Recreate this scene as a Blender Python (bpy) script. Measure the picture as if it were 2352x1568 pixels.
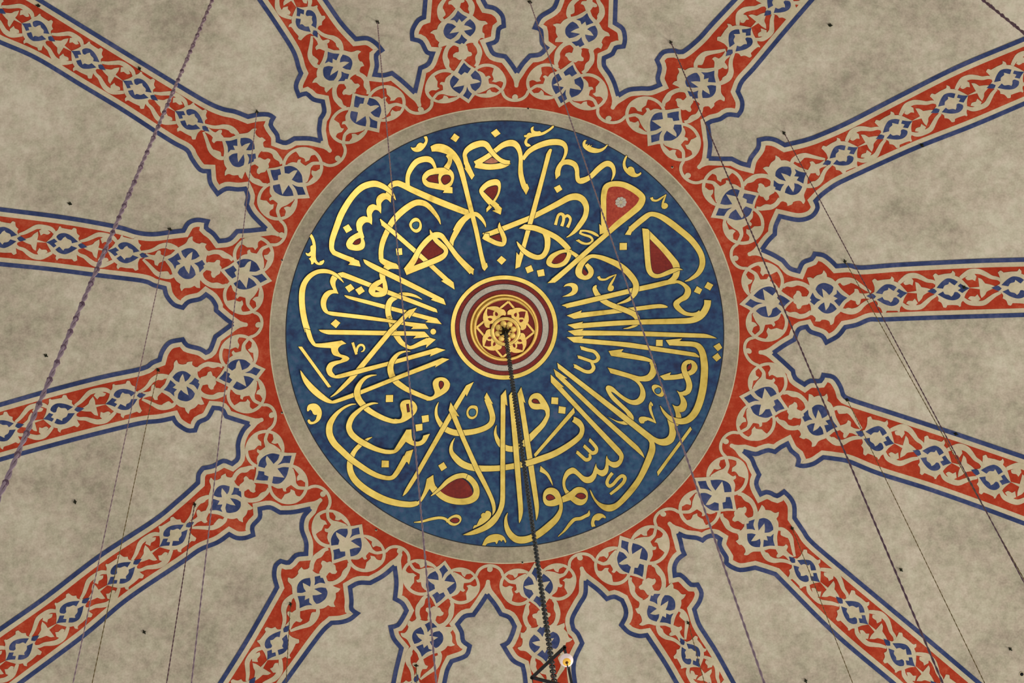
import bpy, bmesh, math, random
from mathutils import Vector, Matrix, noise
from mathutils.geometry import tessellate_polygon

random.seed(7)
SC = bpy.context.scene
COL = SC.collection
for o in list(bpy.data.objects):
    bpy.data.objects.remove(o)

# ------------------------------------------------------------------ camera
W, H, F = 2352, 1568, 8550.0            # picture frame and focal length in pixels
ZEN = (835.0, -1432.0)                  # where vertical lines meet in the photograph
APEX = (1158.7, 765.6)                  # the crown of the dome
CAM_Z, RISE, RAD = 1.6, 40.0, 16.7      # eye height, crown above the eye, radius of the dome shell
up_c = Vector((ZEN[0] - W / 2, ZEN[1] - H / 2, F)).normalized()      # world up seen from the camera (right, down, ahead)
ax_c = (Vector((1, 0, 0)) - up_c * up_c.x).normalized()
ay_c = up_c.cross(ax_c)
M3 = Matrix((ax_c, ay_c, up_c))         # camera axes -> world axes
CAM = Vector((0, 0, CAM_Z))
cam_data = bpy.data.cameras.new('camera')
cam_data.sensor_width = 36
cam_data.lens = 36 * F / W
cam_data.clip_end = 500
cam = bpy.data.objects.new('camera', cam_data)
COL.objects.link(cam)
r_w, u_w, b_w = M3 @ Vector((1, 0, 0)), M3 @ Vector((0, -1, 0)), M3 @ Vector((0, 0, -1))
cam.matrix_world = Matrix(((r_w.x, u_w.x, b_w.x, CAM.x), (r_w.y, u_w.y, b_w.y, CAM.y), (r_w.z, u_w.z, b_w.z, CAM.z), (0, 0, 0, 1)))
SC.camera = cam


def ray(px, py):
    return (M3 @ Vector((px - W / 2, py - H / 2, F))).normalized()


d0 = ray(*APEX)
CROWN = CAM + d0 * (RISE / d0.z)
CEN = CROWN - Vector((0, 0, RAD))       # centre of the dome sphere


def on_dome(px, py, off=0.0):
    """The point of the dome's inner face met along that line of sight, off metres proud of the plaster."""
    d = ray(px, py)
    q = CAM - CEN
    b = d.dot(q)
    R = RAD - off
    s = b * b - q.dot(q) + R * R
    return CAM + d * (-b + math.sqrt(max(s, 0)))


def seat(p, off):
    return CEN + (p - CEN).normalized() * (RAD - off)


# ------------------------------------------------------------------ world and lights
world = bpy.data.worlds.new('hall')
SC.world = world
world.use_nodes = True
bg = world.node_tree.nodes['Background']
bg.inputs['Color'].default_value = (1.0, 0.985, 0.95, 1)
bg.inputs['Strength'].default_value = 0.43


def area(name, loc, aim, size, power, colour):
    l = bpy.data.lights.new(name, 'AREA')
    l.shape = 'DISK'
    l.size = size
    l.energy = power
    l.color = colour
    o = bpy.data.objects.new(name, l)
    o.location = loc
    o.rotation_euler = (Vector(aim) - Vector(loc)).to_track_quat('-Z', 'Y').to_euler()
    COL.objects.link(o)
    return o


mid = CROWN.copy()
area('gold_sheen_fill', (7.5, 24.5, 6), mid, 7, 2300, (1.0, 0.96, 0.88))  # added unseen light, placed so the upper-left gold leaf reflects it
area('right_side_fill', (CROWN.x + 13, CROWN.y + 5, 25), mid, 4, 1500, (1.0, 0.95, 0.86))  # added unseen light that brightens the plaster on the right

SC.view_settings.view_transform = 'Standard'
SC.view_settings.look = 'None'
SC.view_settings.gamma = 1
SC.view_settings.exposure = 0.0
SC.view_settings.use_curve_mapping = False


# ------------------------------------------------------------------ materials
def lin(r, g, b):
    f = lambda c: (c / 255 / 12.92) if c / 255 <= 0.04045 else ((c / 255 + 0.055) / 1.055) ** 2.4
    return (f(r), f(g), f(b), 1)


def paint(name, stops, scale=3.0, fine=60.0, fine_amt=0.25, rough=0.8, metal=0.0, bump=0.0, spec=0.3, detail=5.0, fine_detail=2.0):
    m = bpy.data.materials.new(name)
    m.use_nodes = True
    nt = m.node_tree
    b = nt.nodes['Principled BSDF']
    b.inputs['Roughness'].default_value = rough
    b.inputs['Metallic'].default_value = metal
    b.inputs['Specular IOR Level'].default_value = spec
    tc = nt.nodes.new('ShaderNodeTexCoord')
    n1 = nt.nodes.new('ShaderNodeTexNoise')
    n1.inputs['Scale'].default_value = scale
    n1.inputs['Detail'].default_value = detail
    n1.inputs['Roughness'].default_value = 0.62
    n2 = nt.nodes.new('ShaderNodeTexNoise')
    n2.inputs['Scale'].default_value = fine
    n2.inputs['Detail'].default_value = fine_detail
    mx = nt.nodes.new('ShaderNodeMix')
    mx.data_type = 'FLOAT'
    mx.inputs[0].default_value = fine_amt
    ra = nt.nodes.new('ShaderNodeValToRGB')
    while len(ra.color_ramp.elements) < len(stops):
        ra.color_ramp.elements.new(0.5)
    for e, (p, c) in zip(ra.color_ramp.elements, stops):
        e.position = p
        e.color = lin(*c)
    L = nt.links.new
    L(tc.outputs['Object'], n1.inputs['Vector'])
    L(tc.outputs['Object'], n2.inputs['Vector'])
    L(n1.outputs['Fac'], mx.inputs[2])
    L(n2.outputs['Fac'], mx.inputs[3])
    L(mx.outputs[0], ra.inputs['Fac'])
    L(ra.outputs['Color'], b.inputs['Base Color'])
    if bump:
        bp = nt.nodes.new('ShaderNodeBump')
        bp.inputs['Strength'].default_value = bump
        bp.inputs['Distance'].default_value = 0.01
        L(mx.outputs[0], bp.inputs['Height'])
        L(bp.outputs['Normal'], b.inputs['Normal'])
    return m


def plaster(name, stops, tint, big=1.7, small=13.0, small_amt=0.42, grain=48.0, grain_amt=0.22, tint_amt=0.30):
    """Aged distemper: soft clouds, fist-sized mottling, fine grain and a faint drift between two hues."""
    m = paint(name, stops, big, small, small_amt, 0.92, 0.0, 0.0, 0.15, 4.0, 4.0)
    nt = m.node_tree
    L = nt.links.new
    b = nt.nodes['Principled BSDF']
    tc = [n for n in nt.nodes if n.bl_idname == 'ShaderNodeTexCoord'][0]
    mx0 = [n for n in nt.nodes if n.bl_idname == 'ShaderNodeMix'][0]
    ra = [n for n in nt.nodes if n.bl_idname == 'ShaderNodeValToRGB'][0]
    g = nt.nodes.new('ShaderNodeTexNoise')
    g.inputs['Scale'].default_value = grain
    g.inputs['Detail'].default_value = 2
    mx = nt.nodes.new('ShaderNodeMix')
    mx.data_type = 'FLOAT'
    mx.inputs[0].default_value = grain_amt
    L(tc.outputs['Object'], g.inputs['Vector'])
    L(mx0.outputs[0], mx.inputs[2])
    L(g.outputs['Fac'], mx.inputs[3])
    L(mx.outputs[0], ra.inputs['Fac'])
    h = nt.nodes.new('ShaderNodeTexNoise')
    h.inputs['Scale'].default_value = 7.0
    h.inputs['Detail'].default_value = 3
    L(tc.outputs['Object'], h.inputs['Vector'])
    rt = nt.nodes.new('ShaderNodeValToRGB')
    rt.color_ramp.elements[0].position, rt.color_ramp.elements[1].position = 0.40, 0.60
    rt.color_ramp.elements[0].color, rt.color_ramp.elements[1].color = lin(*tint[0]), lin(*tint[1])
    L(h.outputs['Fac'], rt.inputs['Fac'])
    mc = nt.nodes.new('ShaderNodeMix')
    mc.data_type = 'RGBA'
    mc.inputs[0].default_value = tint_amt
    L(ra.outputs['Color'], mc.inputs[6])
    L(rt.outputs['Color'], mc.inputs[7])
    L(mc.outputs[2], b.inputs['Base Color'])
    return m


MAT = {
    'plaster': plaster('old_plaster', [(0.36, (138, 130, 115)), (0.5, (187, 178, 160)), (0.62, (215, 208, 191))], ((194, 177, 164), (180, 178, 155)), 1.15, 12.0, 0.36, 46.0, 0.20),
    'ring': plaster('grey_plaster_ring', [(0.36, (128, 120, 104)), (0.5, (166, 156, 136)), (0.63, (194, 184, 162))], ((168, 152, 138), (156, 152, 128)), 2.4, 15),
    'cream': plaster('cream_paint', [(0.36, (174, 162, 137)), (0.5, (196, 184, 158)), (0.63, (212, 201, 176))], ((214, 192, 168), (200, 194, 160)), 2.0, 13, 0.42, 48, 0.2, 0.25),
    'red': plaster('brick_red_paint', [(0.36, (154, 46, 26)), (0.5, (174, 60, 38)), (0.64, (194, 98, 70))], ((170, 50, 30), (176, 70, 44)), 2.0, 13, 0.45, 48, 0.2, 0.25),
    'blue': paint('slate_blue_paint', [(0.34, (34, 48, 92)), (0.5, (50, 64, 110)), (0.66, (78, 84, 124))], 3.0, 22, 0.4, 0.8),
    'field': paint('deep_blue_field', [(0.32, (32, 42, 80)), (0.44, (36, 62, 104)), (0.56, (46, 84, 118)), (0.68, (72, 88, 126))], 3.0, 15, 0.5, 0.75),
    'teal': paint('teal_counter', [(0.3, (52, 96, 124)), (0.7, (72, 120, 146))], 4, 40, 0.4, 0.7),
    'ink': paint('dark_outline', [(0.3, (22, 24, 34)), (0.7, (40, 42, 50))], 4, 40, 0.4, 0.7),
    'crimson': paint('crimson_paint', [(0.3, (100, 18, 12)), (0.5, (122, 26, 17)), (0.7, (142, 42, 28))], 4, 40, 0.45, 0.6),
    'rose': paint('faded_rose_paint', [(0.3, (176, 104, 84)), (0.7, (206, 140, 114))], 6, 40, 0.4, 0.7),
    'rust': paint('worn_red_paint', [(0.3, (142, 42, 30)), (0.5, (172, 62, 44)), (0.7, (196, 96, 70))], 6, 36, 0.5, 0.7),
    'silver': paint('grey_paint', [(0.3, (168, 160, 148)), (0.7, (204, 197, 184))], 6, 50, 0.5, 0.7),
    'gold': paint('gold_leaf', [(0.30, (164, 138, 64)), (0.42, (198, 170, 82)), (0.60, (214, 188, 100)), (0.75, (192, 162, 78))], 2.0, 12, 0.4, 0.40, 0.85, 0.05, 0.5),
    'gold2': paint('boss_gilding', [(0.3, (226, 182, 88)), (0.55, (244, 208, 112)), (0.75, (248, 218, 132))], 9, 40, 0.4, 0.48, 0.35, 0.1, 0.4),
    'iron': paint('black_iron', [(0.3, (14, 14, 16)), (0.7, (34, 34, 38))], 12, 60, 0.4, 0.5, 0.6),
    'chain': paint('dark_steel', [(0.3, (56, 60, 64)), (0.7, (96, 102, 108))], 12, 60, 0.4, 0.5, 0.5),
    'hook': paint('green_black_iron', [(0.3, (18, 24, 16)), (0.7, (40, 48, 32))], 12, 60, 0.4, 0.6, 0.4),
    'purple': paint('purple_cord', [(0.3, (146, 122, 140)), (0.7, (186, 162, 176))], 6, 30, 0.4, 0.8),
    'plum': paint('dark_plum_cord', [(0.3, (96, 70, 88)), (0.7, (134, 106, 124))], 6, 30, 0.4, 0.8),
    'olive': paint('olive_cord', [(0.3, (112, 98, 62)), (0.7, (148, 132, 88))], 6, 30, 0.4, 0.8),
    'bronze': paint('brown_bronze', [(0.3, (90, 52, 20)), (0.7, (140, 92, 40))], 12, 60, 0.4, 0.4, 0.6),
    'brass': paint('brass', [(0.3, (190, 130, 40)), (0.7, (240, 190, 80))], 12, 60, 0.4, 0.3, 0.9),
}


def glow(name, colour, strength):
    m = bpy.data.materials.new(name)
    m.use_nodes = True
    b = m.node_tree.nodes['Principled BSDF']
    b.inputs['Base Color'].default_value = lin(*colour)
    b.inputs['Roughness'].default_value = 0.12
    b.inputs['Emission Color'].default_value = lin(*colour)
    b.inputs['Emission Strength'].default_value = strength
    return m


MAT['globe'] = glow('pale_frosted_glass', (238, 218, 216), 0.30)  # pale glass, brightened by a weak emission of its own
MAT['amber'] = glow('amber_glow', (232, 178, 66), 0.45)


# ------------------------------------------------------------------ object helpers
def tag(o, label=None, cat=None, group=None, kind=None):
    for k, v in (('label', label), ('category', cat), ('group', group), ('kind', kind)):
        if v:
            o[k] = v
    return o


def empty(name, loc, label, cat, group=None):
    o = bpy.data.objects.new(name, None)
    o.location = loc
    o.empty_display_size = 0.1
    COL.objects.link(o)
    return tag(o, label, cat, group)


def link_mesh(name, me, parent=None):
    o = bpy.data.objects.new(name, me)
    COL.objects.link(o)
    if parent is not None:
        o.parent = parent
        o.matrix_parent_inverse = Matrix.Translation(-parent.location)
    return o


class MB:
    """Collects faces of several materials and links them as one mesh object."""

    def __init__(self):
        self.v, self.f, self.m, self.mats = [], [], [], []

    def mi(self, m):
        if m not in self.mats:
            self.mats.append(m)
        return self.mats.index(m)

    def add(self, vs, fs, m):
        b = len(self.v)
        k = self.mi(m)
        self.v += [tuple(p) for p in vs]
        for f in fs:
            self.f.append([b + i for i in f])
            self.m.append(k)

    def build(self, name, parent=None, smooth=False):
        me = bpy.data.meshes.new(name)
        me.from_pydata(self.v, [], self.f)
        for m in self.mats:
            me.materials.append(MAT[m])
        me.polygons.foreach_set('material_index', self.m)
        if smooth:
            me.polygons.foreach_set('use_smooth', [True] * len(self.f))
        me.update()
        return link_mesh(name, me, parent)


# ------------------------------------------------------------------ drawing on the dome
def spline(pts, closed=False, step=5.0):
    """Catmull-Rom through points (x, y, w, corner); corners stay sharp."""
    n = len(pts)
    out = []
    segs = n if closed else n - 1
    for i in range(segs):
        p1, p2 = pts[i], pts[(i + 1) % n]
        p0 = pts[i - 1] if (closed or i > 0) else None
        p3 = pts[(i + 2) % n] if (closed or i + 2 < n) else None
        if p1[3]:
            p0 = None
        if p2[3]:
            p3 = None
        if p0 is None:
            p0 = [2 * a - b for a, b in zip(p1[:3], p2[:3])]
            if p3 is not None:
                p0 = [a - 0.5 * (c - a2) for a, c, a2 in zip(p1[:3], p3[:3], p1[:3])]
                p0 = [2 * a - b for a, b in zip(p1[:3], p2[:3])]
        if p3 is None:
            p3 = [2 * a - b for a, b in zip(p2[:3], p1[:3])]
        L = math.hypot(p2[0] - p1[0], p2[1] - p1[1])
        k = max(1, min(40, int(L / step)))
        if pts[i][3] and pts[(i + 1) % n][3]:
            k = max(1, int(L / 30))
        for j in range(k):
            t = j / k
            q = []
            for c in range(3):
                a, b, d, e = p0[c], p1[c], p2[c], p3[c]
                q.append(0.5 * (2 * b + (d - a) * t + (2 * a - 5 * b + 4 * d - e) * t * t + (3 * b - a - 3 * d + e) * t ** 3))
            out.append((q[0], q[1], max(q[2], 0.3), pts[i][3] if j == 0 else False))
    if not closed:
        out.append((pts[-1][0], pts[-1][1], max(pts[-1][2], 0.3), pts[-1][3]))
    return out


def sides(line, closed=False):
    """Left and right edges of a stroke of varying width."""
    n = len(line)
    A, B = [], []
    for i in range(n):
        a = line[i - 1] if (i > 0 or closed) else line[i]
        c = line[(i + 1) % n] if (i < n - 1 or closed) else line[i]
        p = line[i]
        d1 = Vector((p[0] - a[0], p[1] - a[1]))
        d2 = Vector((c[0] - p[0], c[1] - p[1]))
        d1 = d1.normalized() if d1.length > 1e-6 else d2.normalized()
        d2 = d2.normalized() if d2.length > 1e-6 else d1
        t = d1 + d2
        t = t.normalized() if t.length > 1e-3 else d1
        nn = Vector((-t.y, t.x))
        co = max(0.45, abs(t.dot(d1)))
        h = p[2] / 2 / co
        A.append((p[0] + nn.x * h, p[1] + nn.y * h))
        B.append((p[0] - nn.x * h, p[1] - nn.y * h))
    return A, B


def ribbon(mb, A, B, off, m, closed=False, place=on_dome):
    n = len(A)
    vs = [place(x, y, off) for x, y in A] + [place(x, y, off) for x, y in B]
    fs = []
    for i in range(n if closed else n - 1):
        j = (i + 1) % n
        fs.append((i, j, n + j, n + i))
    mb.add(vs, fs, m)


def fill(mb, poly, off, m, place=on_dome, longest=0.15):
    """Filled outline laid on the dome; long edges are split so that it follows the curve."""
    tris = tessellate_polygon([[Vector((x, y, 0)) for x, y in poly]])
    if not tris:
        return
    bm = bmesh.new()
    vs = [bm.verts.new(place(x, y, off)) for x, y in poly]
    for t in tris:
        try:
            bm.faces.new([vs[i] for i in t])
        except ValueError:
            pass
    for _ in range(6):
        es = [e for e in bm.edges if e.calc_length() > longest]
        if not es:
            break
        bmesh.ops.subdivide_edges(bm, edges=es, cuts=1)
        bmesh.ops.triangulate(bm, faces=[f for f in bm.faces if len(f.verts) > 3])
    bm.verts.index_update()
    mb.add([seat(v.co, off) for v in bm.verts], [[v.index for v in f.verts] for f in bm.faces], m)
    bm.free()


def parse_pts(s, T, w=0):
    out = []
    for tok in s.split():
        k = tok.count('!')
        q = [float(a) for a in tok.rstrip('!').split(',')]
        if len(q) > 2:
            w = q[2]
        out.append((T[0] + q[0] / T[2], T[1] + q[1] / T[2], w / T[2], k > 0, k > 1))
    return out


def ellipse(cx, cy, a, b, n=192):
    return [(cx + a * math.cos(2 * math.pi * i / n), cy + b * math.sin(2 * math.pi * i / n)) for i in range(n)]


def annulus(mb, e0, e1, off0, off1, m, rings=1):
    """Band between two closed outlines."""
    n = len(e0)
    vs, fs = [], []
    for r in range(rings + 1):
        t = r / rings
        for (x0, y0), (x1, y1) in zip(e0, e1):
            vs.append(on_dome(x0 + (x1 - x0) * t, y0 + (y1 - y0) * t, off0 + (off1 - off0) * t))
    for r in range(rings):
        for i in range(n):
            j = (i + 1) % n
            fs.append((r * n + i, r * n + j, (r + 1) * n + j, (r + 1) * n + i))
    mb.add(vs, fs, m)


# ------------------------------------------------------------------ the dome
def build_dome():
    mb = MB()
    nr, na = 130, 220
    vs = [CROWN]
    for r in range(1, nr + 1):
        th = math.radians(80) * (r / nr) ** 1.25
        for a in range(na):
            ph = 2 * math.pi * a / na
            vs.append(CEN + Vector((math.sin(th) * math.cos(ph), math.sin(th) * math.sin(ph), math.cos(th))) * RAD)
    fs = [(0, 1 + (a + 1) % na, 1 + a) for a in range(na)]
    for r in range(nr - 1):
        for a in range(na):
            b = (a + 1) % na
            fs.append((1 + r * na + a, 1 + r * na + b, 1 + (r + 1) * na + b, 1 + (r + 1) * na + a))
    # outer face of the masonry shell
    k = len(vs)
    vs += [CEN + (p - CEN) * (1 + 0.5 / RAD) for p in vs]
    fs += [tuple(k + i for i in reversed(f)) for f in list(fs)]
    last = 1 + (nr - 1) * na
    fs += [(last + a, last + (a + 1) % na, k + last + (a + 1) % na, k + last + a) for a in range(na)]
    mb.add(vs, fs, 'plaster')
    o = mb.build('ceiling', smooth=True)
    tag(o, 'curved beige plaster dome over the hall', 'ceiling', kind='structure')


build_dome()

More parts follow.
